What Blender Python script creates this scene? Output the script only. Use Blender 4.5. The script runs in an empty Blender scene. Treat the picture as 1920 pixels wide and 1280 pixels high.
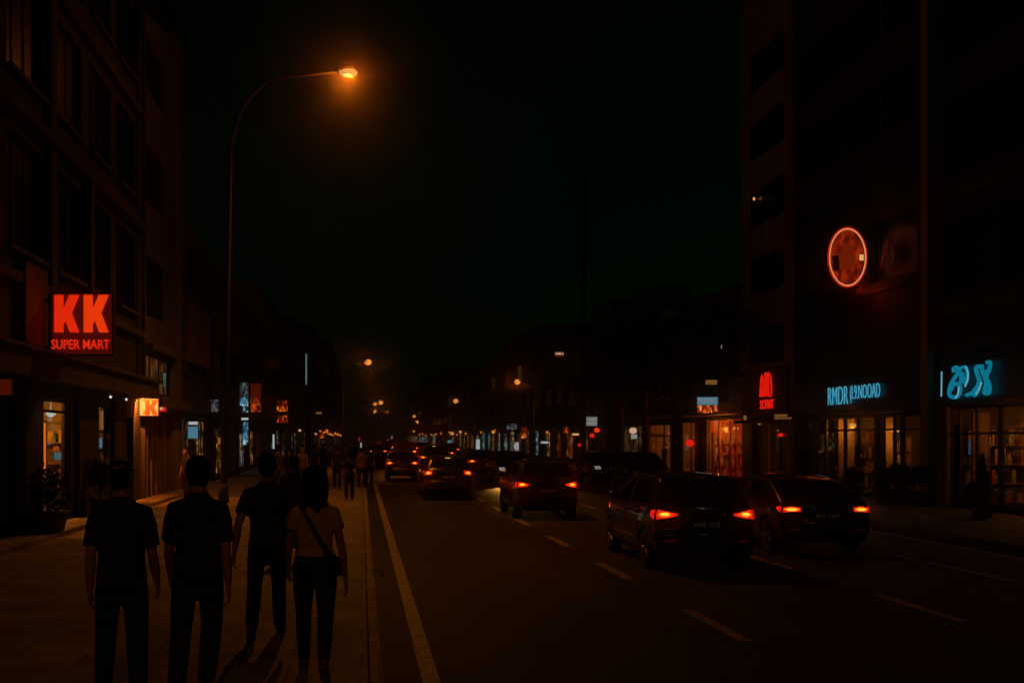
# Night street in a city: one-point view down a lit road. Units are metres.
import bpy, bmesh, math, random
from mathutils import Vector, Matrix
R = math.radians
S = bpy.context.scene
C = S.collection
rnd = random.Random(7)

CAM_H = 2.05                 # eye above the road; the pavements lie 0.15 above it
FOC, VX, VY = 2120.0, 678.0, 819.0
PAVE = 0.15
def PX(px, Y): return (px - VX) / FOC * Y
def PZ(py, Y): return CAM_H - (py - VY) / FOC * Y

# ------------------------------------------------------------------ materials
MATS = {}
def nd(nt, t, **kw):
    n = nt.nodes.new(t)
    for k, v in kw.items():
        if k in n.inputs: n.inputs[k].default_value = v
        else: setattr(n, k, v)
    return n
def M(name, col, rough=.6, metal=0., noise=None, bump=None, coat=0., emit=None, spec=.5, stretch=(1, 1, 1)):
    if name in MATS: return MATS[name]
    m = bpy.data.materials.new(name); m.use_nodes = True
    nt = m.node_tree; b = nt.nodes['Principled BSDF']
    b.inputs['Base Color'].default_value = (*col, 1)
    b.inputs['Roughness'].default_value = rough
    b.inputs['Metallic'].default_value = metal
    b.inputs['Specular IOR Level'].default_value = spec
    b.inputs['Coat Weight'].default_value = coat
    b.inputs['Coat Roughness'].default_value = .05
    if noise or bump:
        tc = nd(nt, 'ShaderNodeTexCoord'); mp = nd(nt, 'ShaderNodeMapping'); mp.inputs['Scale'].default_value = stretch
        nt.links.new(tc.outputs['Object'], mp.inputs['Vector'])
    if noise:
        sc, amt = noise
        n = nd(nt, 'ShaderNodeTexNoise', Scale=sc, Detail=7., Roughness=.62)
        nt.links.new(mp.outputs['Vector'], n.inputs['Vector'])
        r = nd(nt, 'ShaderNodeValToRGB')
        e = r.color_ramp.elements
        e[0].position = .32; e[1].position = .72
        e[0].color = (*[c * (1 - amt) for c in col], 1); e[1].color = (*[min(1, c * (1 + amt)) for c in col], 1)
        nt.links.new(n.outputs['Fac'], r.inputs['Fac'])
        nt.links.new(r.outputs['Color'], b.inputs['Base Color'])
    if bump:
        sc, st, di = bump
        n2 = nd(nt, 'ShaderNodeTexNoise', Scale=sc, Detail=5.)
        nt.links.new(mp.outputs['Vector'], n2.inputs['Vector'])
        bp = nd(nt, 'ShaderNodeBump', Strength=st, Distance=di)
        nt.links.new(n2.outputs['Fac'], bp.inputs['Height'])
        nt.links.new(bp.outputs['Normal'], b.inputs['Normal'])
    if emit:
        b.inputs['Emission Color'].default_value = (*emit[0], 1)
        b.inputs['Emission Strength'].default_value = emit[1]
    MATS[name] = m
    return m
def glow(name, col, k=1.):
    return M(name, tuple(min(.12, c * .12 + .004) for c in col), .6, emit=(col, k), spec=.15)
def glass_mat(name, tint, rough=.02, extra=0.):
    m = bpy.data.materials.new(name); m.use_nodes = True; nt = m.node_tree
    nt.nodes.clear()
    o = nd(nt, 'ShaderNodeOutputMaterial'); t = nd(nt, 'ShaderNodeBsdfTransparent'); g = nd(nt, 'ShaderNodeBsdfGlossy')
    t.inputs['Color'].default_value = (*tint, 1); g.inputs['Roughness'].default_value = rough
    lw = nd(nt, 'ShaderNodeLayerWeight', Blend=.5); pw = nd(nt, 'ShaderNodeMath', operation='POWER'); pw.inputs[1].default_value = 4.
    f = nd(nt, 'ShaderNodeMath', operation='MULTIPLY_ADD'); f.inputs[1].default_value = .5; f.inputs[2].default_value = .03; mx = nd(nt, 'ShaderNodeMixShader')
    nt.links.new(lw.outputs['Facing'], pw.inputs[0]); nt.links.new(pw.outputs[0], f.inputs[0])
    nt.links.new(f.outputs[0], mx.inputs['Fac']); nt.links.new(t.outputs[0], mx.inputs[1]); nt.links.new(g.outputs[0], mx.inputs[2])
    nt.links.new(mx.outputs[0], o.inputs['Surface'])
    MATS[name] = m
    return m
def streak_emit(name, cols, k, scale=(1, 6, 3.6)):
    """Lit pane or sign face: its light is a patchy emission pattern painted on the surface."""
    m = bpy.data.materials.new(name); m.use_nodes = True; nt = m.node_tree; b = nt.nodes['Principled BSDF']
    b.inputs['Base Color'].default_value = (.02, .02, .02, 1); b.inputs['Roughness'].default_value = .15
    tc = nd(nt, 'ShaderNodeTexCoord'); mp = nd(nt, 'ShaderNodeMapping'); mp.inputs['Scale'].default_value = scale
    nt.links.new(tc.outputs['Object'], mp.inputs['Vector'])
    v = nd(nt, 'ShaderNodeTexVoronoi', Scale=1.); v.distance = 'CHEBYCHEV'
    nt.links.new(mp.outputs['Vector'], v.inputs['Vector'])
    sep = nd(nt, 'ShaderNodeSeparateColor'); nt.links.new(v.outputs['Color'], sep.inputs['Color'])
    r = nd(nt, 'ShaderNodeValToRGB'); r.color_ramp.interpolation = 'CONSTANT'
    e = r.color_ramp.elements
    e[0].position = 0; e[0].color = (*cols[0], 1); e[1].position = .46; e[1].color = (*cols[1 % len(cols)], 1)
    for i, c in enumerate(cols[2:]):
        x = e.new(.46 + .54 * (i + 1) / (len(cols) - 1)); x.color = (*c, 1)
    nt.links.new(sep.outputs[0], r.inputs['Fac'])
    nz = nd(nt, 'ShaderNodeTexNoise', Scale=1.9, Detail=6., Roughness=.75); nt.links.new(tc.outputs['Object'], nz.inputs['Vector'])
    mr = nd(nt, 'ShaderNodeMapRange'); mr.inputs[1].default_value = .36; mr.inputs[2].default_value = .66; mr.inputs[3].default_value = 0.; mr.inputs[4].default_value = 1.8 * k
    nt.links.new(nz.outputs['Fac'], mr.inputs[0]); nt.links.new(mr.outputs[0], b.inputs['Emission Strength'])
    nt.links.new(r.outputs['Color'], b.inputs['Emission Color'])  # patches of light painted by the emission colour, no goods behind
    MATS[name] = m
    return m
def paving_mat(name, col, bw, bh, mortar):
    m = bpy.data.materials.new(name); m.use_nodes = True; nt = m.node_tree; b = nt.nodes['Principled BSDF']
    b.inputs['Roughness'].default_value = .75
    tc = nd(nt, 'ShaderNodeTexCoord')
    br = nd(nt, 'ShaderNodeTexBrick', Scale=1.); br.offset = .5
    br.inputs['Brick Width'].default_value = bw; br.inputs['Row Height'].default_value = bh
    br.inputs['Mortar Size'].default_value = mortar; br.inputs['Bias'].default_value = 0.
    br.inputs['Color1'].default_value = (*[c * .82 for c in col], 1); br.inputs['Color2'].default_value = (*[c * 1.15 for c in col], 1)
    br.inputs['Mortar'].default_value = (*[c * .35 for c in col], 1)
    nt.links.new(tc.outputs['Object'], br.inputs['Vector'])
    n = nd(nt, 'ShaderNodeTexNoise', Scale=1.3, Detail=8., Roughness=.7); nt.links.new(tc.outputs['Object'], n.inputs['Vector'])
    n3 = nd(nt, 'ShaderNodeTexNoise', Scale=45., Detail=3.); nt.links.new(tc.outputs['Object'], n3.inputs['Vector'])
    mr = nd(nt, 'ShaderNodeMapRange'); mr.inputs[1].default_value = .3; mr.inputs[2].default_value = .7; mr.inputs[3].default_value = .42; mr.inputs[4].default_value = 1.4
    nt.links.new(n.outputs['Fac'], mr.inputs[0])
    mr2 = nd(nt, 'ShaderNodeMapRange'); mr2.inputs[1].default_value = .3; mr2.inputs[2].default_value = .7; mr2.inputs[3].default_value = .75; mr2.inputs[4].default_value = 1.2
    nt.links.new(n3.outputs['Fac'], mr2.inputs[0])
    mu = nd(nt, 'ShaderNodeMath', operation='MULTIPLY'); nt.links.new(mr.outputs[0], mu.inputs[0]); nt.links.new(mr2.outputs[0], mu.inputs[1])
    mx = nd(nt, 'ShaderNodeVectorMath', operation='SCALE')
    nt.links.new(br.outputs['Color'], mx.inputs[0]); nt.links.new(mu.outputs[0], mx.inputs['Scale'])
    nt.links.new(mx.outputs[0], b.inputs['Base Color'])
    bp = nd(nt, 'ShaderNodeBump', Strength=.5, Distance=.01)
    ad = nd(nt, 'ShaderNodeMath', operation='SUBTRACT'); nt.links.new(n3.outputs['Fac'], ad.inputs[0]); nt.links.new(br.outputs['Fac'], ad.inputs[1])
    nt.links.new(ad.outputs[0], bp.inputs['Height']); nt.links.new(bp.outputs['Normal'], b.inputs['Normal'])
    MATS[name] = m
    return m
def asphalt_mat():
    m = bpy.data.materials.new('asphalt'); m.use_nodes = True; nt = m.node_tree; b = nt.nodes['Principled BSDF']
    tc = nd(nt, 'ShaderNodeTexCoord')
    n1 = nd(nt, 'ShaderNodeTexNoise', Scale=.35, Detail=8., Roughness=.7); n2 = nd(nt, 'ShaderNodeTexNoise', Scale=60., Detail=3.)
    mp = nd(nt, 'ShaderNodeMapping'); mp.inputs['Scale'].default_value = (2.2, .25, 1)
    nt.links.new(tc.outputs['Object'], mp.inputs['Vector']); nt.links.new(mp.outputs[0], n1.inputs['Vector'])
    nt.links.new(tc.outputs['Object'], n2.inputs['Vector'])
    r = nd(nt, 'ShaderNodeMapRange'); r.inputs[1].default_value = .3; r.inputs[2].default_value = .7; r.inputs[3].default_value = .5; r.inputs[4].default_value = 1.5
    r2 = nd(nt, 'ShaderNodeMapRange'); r2.inputs[1].default_value = .3; r2.inputs[2].default_value = .7; r2.inputs[3].default_value = .65; r2.inputs[4].default_value = 1.35
    nt.links.new(n1.outputs['Fac'], r.inputs[0]); nt.links.new(n2.outputs['Fac'], r2.inputs[0])
    mu = nd(nt, 'ShaderNodeMath', operation='MULTIPLY'); nt.links.new(r.outputs[0], mu.inputs[0]); nt.links.new(r2.outputs[0], mu.inputs[1])
    v = nd(nt, 'ShaderNodeVectorMath', operation='SCALE'); v.inputs[0].default_value = (.052, .050, .046)
    nt.links.new(mu.outputs[0], v.inputs['Scale']); nt.links.new(v.outputs[0], b.inputs['Base Color'])
    b.inputs['Roughness'].default_value = .72; b.inputs['Specular IOR Level'].default_value = .15
    bp = nd(nt, 'ShaderNodeBump', Strength=.5, Distance=.006); nt.links.new(n2.outputs['Fac'], bp.inputs['Height']); nt.links.new(bp.outputs[0], b.inputs['Normal'])
    MATS['asphalt'] = m
    return m

# ------------------------------------------------------------------ mesh building
class MB:
    def __init__(s): s.v = []; s.f = []
    def add(s, vs, fs):
        o = len(s.v); s.v += [tuple(p) for p in vs]; s.f += [tuple(i + o for i in f) for f in fs]
    def quad(s, a, b, c, d): s.add([a, b, c, d], [(0, 1, 2, 3)])
    def box(s, x0, x1, y0, y1, z0, z1):
        s.add([(x0, y0, z0), (x1, y0, z0), (x1, y1, z0), (x0, y1, z0), (x0, y0, z1), (x1, y0, z1), (x1, y1, z1), (x0, y1, z1)],
              [(0, 3, 2, 1), (4, 5, 6, 7), (0, 1, 5, 4), (1, 2, 6, 5), (2, 3, 7, 6), (3, 0, 4, 7)])
    def grid(s, rows):
        o = len(s.v); n = len(rows[0])
        for r in rows: s.v += [tuple(p) for p in r]
        for i in range(len(rows) - 1):
            for j in range(n - 1):
                a = o + i * n + j; s.f.append((a, a + 1, a + n + 1, a + n))
    def tube(s, pts, rad, n=10, caps=True, flat=1., up=(0, 0, 1)):
        """Loft of ellipses along a polyline; rad is a number or one per point; flat squashes the second axis."""
        pts = [Vector(p) for p in pts]
        if not hasattr(rad, '__len__'): rad = [rad] * len(pts)
        rings = []; ref = None
        for i, p in enumerate(pts):
            t = (pts[min(i + 1, len(pts) - 1)] - pts[max(i - 1, 0)]).normalized()
            if ref is None:
                ref = Vector(up)
                if abs(ref.dot(t)) > .95: ref = Vector((0, 1, 0)) if abs(t.y) < .9 else Vector((1, 0, 0))
            a = (ref - t * ref.dot(t)).normalized(); b = t.cross(a); ref = a
            r = rad[i]; ra, rb = (r if hasattr(r, '__len__') else (r, r * flat))
            rings.append([p + a * (math.cos(2 * math.pi * k / n) * ra) + b * (math.sin(2 * math.pi * k / n) * rb) for k in range(n)])
        s.rings(rings, caps)
    def rings(s, rings, caps=True):
        o = len(s.v); n = len(rings[0])
        for r in rings: s.v += [tuple(p) for p in r]
        for i in range(len(rings) - 1):
            for k in range(n):
                a = o + i * n + k; b = o + i * n + (k + 1) % n
                s.f.append((a, b, b + n, a + n))
        if caps:
            s.f.append(tuple(o + k for k in range(n))[::-1]); e = o + (len(rings) - 1) * n
            s.f.append(tuple(e + k for k in range(n)))
    def ell(s, c, r, n=12, m=8):
        rings = []
        for i in range(m + 1):
            t = math.pi * (i + .02) / (m + .04) - math.pi / 2
            rings.append([(c[0] + r[0] * math.cos(t) * math.cos(2 * math.pi * k / n), c[1] + r[1] * math.cos(t) * math.sin(2 * math.pi * k / n), c[2] + r[2] * math.sin(t)) for k in range(n)])
        s.rings(rings)
    def prism(s, pts, h, fn):
        """Polygon pts in 2D extruded; fn(u, v, w) maps to space with w in 0..h."""
        n = len(pts)
        s.add([fn(u, v, 0) for u, v in pts] + [fn(u, v, h) for u, v in pts],
              [tuple(range(n))[::-1], tuple(range(n, 2 * n))] + [(i, (i + 1) % n, n + (i + 1) % n, n + i) for i in range(n)])
    def build(s, name, mat, parent=None, smooth=False, loc=None, doubles=0., recalc=True):
        me = bpy.data.meshes.new(name); me.from_pydata(s.v, [], s.f)
        if recalc or doubles:
            bm = bmesh.new(); bm.from_mesh(me)
            if doubles: bmesh.ops.remove_doubles(bm, verts=bm.verts, dist=doubles)
            bmesh.ops.recalc_face_normals(bm, faces=bm.faces); bm.to_mesh(me); bm.free()
        if smooth: me.polygons.foreach_set('use_smooth', [True] * len(me.polygons))
        me.materials.append(mat)
        o = bpy.data.objects.new(name, me); C.objects.link(o)
        if parent: o.parent = parent
        if loc: o.location = loc
        return o
def remesh(o, voxel, smooth=4, fac=.5):
    m = o.modifiers.new('r', 'REMESH'); m.mode = 'VOXEL'; m.voxel_size = voxel; m.use_smooth_shade = True
    k = o.modifiers.new('s', 'SMOOTH'); k.iterations = smooth; k.factor = fac
    dg = bpy.context.evaluated_depsgraph_get()
    me = bpy.data.meshes.new_from_object(o.evaluated_get(dg))
    old = o.data; o.modifiers.clear(); o.data = me
    if not me.materials: me.materials.append(old.materials[0])
    me.polygons.foreach_set('use_smooth', [True] * len(me.polygons))
    return o
def tag(o, label, cat, group=None):
    o['label'] = label; o['category'] = cat
    if group: o['group'] = group
    return o
def empty(name, loc=(0, 0, 0), rz=0.):
    o = bpy.data.objects.new(name, None); C.objects.link(o); o.location = loc; o.rotation_euler = (0, 0, rz); o.empty_display_size = .2
    return o
def thing(name, label, cat, loc=(0, 0, 0), rz=0., group=None):
    return tag(empty(name, loc, rz), label, cat, group)
def struct(o): o['kind'] = 'structure'; return o
def text_mesh(body, size, depth=.01, offset=0., sx=1., bevel=0.):
    cu = bpy.data.curves.new('t', 'FONT'); cu.body = body; cu.size = size; cu.extrude = depth; cu.offset = offset
    cu.align_x = 'CENTER'; cu.align_y = 'CENTER'; cu.resolution_u = 3; cu.bevel_depth = bevel
    o = bpy.data.objects.new('t', cu); C.objects.link(o)
    dg = bpy.context.evaluated_depsgraph_get(); dg.update()
    me = bpy.data.meshes.new_from_object(o.evaluated_get(dg))
    bpy.data.objects.remove(o)
    xs = [v.co.x for v in me.vertices]; ys = [v.co.y for v in me.vertices]
    return me, (min(xs), max(xs), min(ys), max(ys))
def text(name, body, mat, parent, fn, w, h, depth=.015, offset=0.):
    """Lettering fitted into a w x h box; fn(u, v, n) maps the sign's plane to the parent's space."""
    me, (x0, x1, y0, y1) = text_mesh(body, 1., depth, offset)
    for v in me.vertices:
        u = ((v.co.x - x0) / (x1 - x0) - .5) * w; q = ((v.co.y - y0) / (y1 - y0) - .5) * h
        v.co = fn(u, q, v.co.z)
    me.materials.clear(); me.materials.append(mat); me.name = name
    o = bpy.data.objects.new(name, me); C.objects.link(o); o.parent = parent
    return o
def lamp(kind, name, parent, loc, power, col, radius=0., spot=None, rot=None, across=1.):
    l = bpy.data.lights.new(name, kind); l.energy = power; l.color = col
    if kind in ('POINT', 'SPOT'): l.shadow_soft_size = radius
    if spot: l.spot_size = R(spot); l.spot_blend = .5
    o = bpy.data.objects.new(name, l); C.objects.link(o); o.parent = parent; o.location = loc
    if rot: o.rotation_euler = rot
    o.scale = (across, 1, 1)
    return o
# ------------------------------------------------------------------ cars
def lerp_tab(tab, x):
    if x <= tab[0][0]: return tab[0][1]
    for (a, p), (b, q) in zip(tab, tab[1:]):
        if x <= b:
            t = (x - a) / (b - a); t = t * t * (3 - 2 * t)
            return p + (q - p) * t
    return tab[-1][1]
def chaikin(p, n):
    for _ in range(n):
        q = [p[0]]
        for a, b in zip(p, p[1:]):
            q.append((a[0] * .75 + b[0] * .25, a[1] * .75 + b[1] * .25)); q.append((a[0] * .25 + b[0] * .75, a[1] * .25 + b[1] * .75))
        q.append(p[-1]); p = q
    return p
# side outlines, rear at y = 0 (rear bumper foot -> roof -> nose)
SHAPES = {
 'hatch': dict(L=3.95, H=1.47, W=1.62, ax=(.72, 3.2), r=.30, belt=.95,
   prof=[(.12, .22), (.03, .30), (0, .46), (.01, .58), (.07, .64), (.075, .80), (.10, .95), (.15, 1.03), (.34, 1.27), (.46, 1.405), (.62, 1.435), (1.0, 1.46), (1.5, 1.47), (1.95, 1.45), (2.3, 1.39), (2.75, 1.13), (3.08, .97), (3.45, .90), (3.75, .78), (3.9, .64), (3.95, .48), (3.92, .30), (3.84, .21)],
   glass=(1.045, 1.385), win=[(.62, 1.02), (.78, 1.30), (1.1, 1.385), (1.6, 1.40), (2.05, 1.36), (2.72, 1.04)], lights=(.785, .945), plate=.72),
 'lift': dict(L=4.2, H=1.37, W=1.62, ax=(.80, 3.38), r=.31, belt=.90,
   prof=[(.12, .22), (.03, .30), (0, .46), (.02, .58), (.06, .64), (.05, .80), (.09, .90), (.22, .96), (.60, 1.12), (1.1, 1.29), (1.6, 1.36), (2.0, 1.37), (2.35, 1.34), (2.65, 1.26), (3.2, .98), (3.3, .93), (3.7, .86), (4.0, .74), (4.16, .60), (4.2, .46), (4.16, .30), (4.06, .21)],
   glass=(.985, 1.25), win=[(.86, 1.0), (1.12, 1.17), (1.5, 1.27), (2.0, 1.30), (2.4, 1.265), (3.02, .99)], lights=(.745, .86), plate=.70),
 'suv': dict(L=4.2, H=1.46, W=1.62, ax=(.80, 3.4), r=.325, belt=.98,
   prof=[(.14, .27), (.04, .34), (0, .50), (.01, .62), (.07, .68), (.07, .86), (.10, 1.0), (.14, 1.05), (.30, 1.28), (.38, 1.40), (.55, 1.44), (1.0, 1.46), (1.6, 1.46), (2.1, 1.44), (2.4, 1.39), (2.85, 1.14), (3.15, 1.03), (3.6, .98), (3.95, .88), (4.14, .72), (4.2, .55), (4.17, .36), (4.08, .26)],
   glass=(1.07, 1.375), win=[(.60, 1.06), (.68, 1.30), (.95, 1.375), (1.6, 1.385), (2.15, 1.35), (2.78, 1.08)], lights=(.84, 1.0), plate=.78),
 'sedan': dict(L=4.3, H=1.40, W=1.62, ax=(.85, 3.45), r=.305, belt=.90,
   prof=[(.13, .22), (.03, .30), (0, .46), (.02, .58), (.06, .64), (.04, .82), (.08, .93), (.35, .97), (.62, 1.0), (1.0, 1.23), (1.3, 1.36), (1.7, 1.40), (2.1, 1.395), (2.45, 1.34), (2.95, 1.08), (3.25, .94), (3.7, .87), (4.05, .76), (4.26, .62), (4.3, .46), (4.26, .30), (4.15, .21)],
   glass=(1.02, 1.32), win=[(1.02, .99), (1.25, 1.22), (1.6, 1.325), (2.1, 1.325), (2.45, 1.27), (2.98, 1.0)], lights=(.76, .90), plate=.72),
}
WF = [(.18, .84), (.30, .95), (.48, 1.0), (.74, 1.0), (.88, .975), (.96, .945)]
class CarShell:
    def __init__(s, shape, W=None, H=None, L=None):
        d = SHAPES[shape]; s.d = d
        s.L = d['L']; s.H = d['H']; s.W = W or d['W']
        s.kz = (H or d['H']) / d['H']
        top = chaikin(d['prof'], 2)
        bot = []
        r = d['r'] + .045; zb = .21
        for ay in (d['ax'][1], d['ax'][0]):
            h = d['r'] - zb; hw = math.sqrt(max(.01, r * r - h * h)); a0 = math.atan2(-h, hw)
            for k in range(11):
                a = a0 + (math.pi - 2 * a0) * k / 10
                bot.append((ay + r * math.cos(a), d['r'] + r * math.sin(a)))
        s.top = top; s.prof = top + bot
        s.dense = []
        for a, b in zip(top, top[1:]):
            n = max(1, int(math.hypot(b[0] - a[0], b[1] - a[1]) / .012))
            s.dense += [(a[0] + (b[0] - a[0]) * k / n, a[1] + (b[1] - a[1]) * k / n) for k in range(n)]
    def X(s, y, z):
        H = s.H; b = s.d['belt']
        if z < b: f = lerp_tab([(q * b / .95 if q > .6 else q, w) for q, w in WF], z)
        else:
            f0 = .945; t = min(1, (z - b) / (H - b)); f = f0 - .235 * t ** 1.15
        e = max(0, 1 - y / .75); g = max(0, 1 - (s.L - y) / .95)
        return s.W / 2 * f * (1 - .055 * e * e) * (1 - .15 * g * g)
    def T(s, y, z, u, dx=0.):
        e = max(0, 1 - y / .55); g = max(0, 1 - (s.L - y) / .8); q = abs(u) ** 3
        x = u * s.X(y, z) + dx
        tw = max(0, min(1, (z - .8) / .4))
        return Vector((x, y + .13 * e * e * q - .24 * g * g * q, (z + .035 * tw * (1 - u * u) - .015 * tw) * s.kz))
    def body(s):
        mb = MB(); P = s.prof; N = len(P); Rf = .05
        us = [-1 + 2 * k / 14 for k in range(15)]
        rim = []
        for y, z in P:
            ue = 1 - Rf / s.X(y, z)
            rim.append([s.T(y, z, u * ue) for u in us])
        rim.append(rim[0]); mb.grid(rim)
        ds = [0, .004, .012, .025, .042, .06]
        for sg in (-1, 1):
            rows = []
            for y, z in P:
                sy = min(max(y, .55), s.L - .7); sz = .72
                vx, vz = sy - y, sz - z; ln = math.hypot(vx, vz)
                row = []
                for d in ds + [(.06 + (ln - .06) * t) for t in (.2, .4, .6, .8, 1)]:
                    t = d / ln; yy, zz = y + vx * t, z + vz * t
                    x = s.X(yy, zz); dd = min(d, Rf); xr = x - Rf + math.sqrt(max(0, Rf * Rf - (Rf - dd) ** 2))
                    row.append(s.T(yy, zz, sg * xr / x))
                rows.append(row)
            rows.append(rows[0]); mb.grid(rows)
        return mb
    def rim_pts(s, z0, z1, front=False):
        pts = [p for p in s.dense if (p[0] > s.L * .55 if front else p[0] < s.L * .45) and z0 <= p[1] <= z1]
        return pts
    def rim_patch(s, mb, z0, z1, u0, u1, off=.004, front=False, nu=10, nz=8, shrink=None, taper=None):
        pts = s.rim_pts(z0, z1, front)
        if len(pts) < 2: return
        if front: pts = pts[::-1]
        raw = pts
        pts = [pts[round(i * (len(pts) - 1) / nz)] for i in range(nz + 1)]
        rows = []
        for i, (y, z) in enumerate(pts):
            a, b = u0, u1
            if shrink: k = shrink(i / nz); c = (u0 + u1) / 2; a = c + (u0 - c) * k; b = c + (u1 - c) * k
            ya, za = pts[max(0, i - 1)]; yb, zb = pts[min(nz, i + 1)]
            row = []
            for k in range(nu + 1):
                u = a + (b - a) * k / nu
                if taper:
                    lo, hi = taper(k / nu); q = (lo + (hi - lo) * i / nz) * (len(raw) - 1)
                    y, z = raw[round(q)]; ya, za = raw[max(0, round(q) - 2)]; yb, zb = raw[min(len(raw) - 1, round(q) + 2)]
                p = s.T(y, z, u); t1 = s.T(yb, zb, u) - s.T(ya, za, u); t2 = s.T(y, z, u + .02) - s.T(y, z, u - .02)
                n = t2.cross(t1).normalized()
                if n.y * (1 if front else -1) < 0: n = -n
                row.append(p + n * off)
            rows.append(row)
        mb.grid(rows)
    def side_patch(s, mb, sg, bot, topl, off=.004, ny=14, nz=6):
        y0, y1 = bot[0][0], bot[-1][0]
        def at(tab, y):
            for (a, p), (b, q) in zip(tab, tab[1:]):
                if y <= b + 1e-6: return p + (q - p) * ((y - a) / max(1e-6, b - a))
            return tab[-1][1]
        rows = []
        for i in range(ny + 1):
            y = y0 + (y1 - y0) * i / ny; a, b = at(bot, y), at(topl, y)
            rows.append([s.T(y, a + (b - a) * k / nz, sg) + Vector((sg * off, 0, 0)) for k in range(nz + 1)])
        mb.grid(rows)
def wheel_mesh(r, w, n=28):
    t = MB(); prof = [(-w / 2, r * .66), (-w / 2, r * .93), (-w * .40, r), (w * .40, r), (w / 2, r * .93), (w / 2, r * .66)]
    t.rings([[(x, q * math.cos(2 * math.pi * k / n), q * math.sin(2 * math.pi * k / n)) for k in range(n)] for x, q in prof + [prof[0]]], caps=False)
    m = MB()
    for x0, x1, q0, q1 in ((-w * .48, -w * .40, r * .67, r * .60), (w * .40, w * .48, r * .60, r * .67)):
        m.rings([[(x, q * math.cos(2 * math.pi * k / n), q * math.sin(2 * math.pi * k / n)) for k in range(n)] for x, q in ((x0, q0), (x1, q1), ((x0 + x1) / 2 * .7, r * .57), (0, r * .55))], caps=False)
    m.rings([[(x, q * math.cos(2 * math.pi * k / n), q * math.sin(2 * math.pi * k / n)) for k in range(n)] for x, q in ((-.01, .02), (-.01, r * .6), (.01, r * .6), (.01, .02))], caps=True)
    for sg in (-1, 1):
        for k in range(5):
            a = 2 * math.pi * k / 5
            for da in (-.13, .13):
                p0 = (sg * w * .40, .02 * math.cos(a), .02 * math.sin(a)); p1 = (sg * w * .40, r * .64 * math.cos(a + da), r * .64 * math.sin(a + da))
                m.tube([p0, p1], .017, 6)
        m.tube([(sg * w * .34, 0, 0), (sg * w * .45, 0, 0)], .045, 10)
    return t, m
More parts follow.
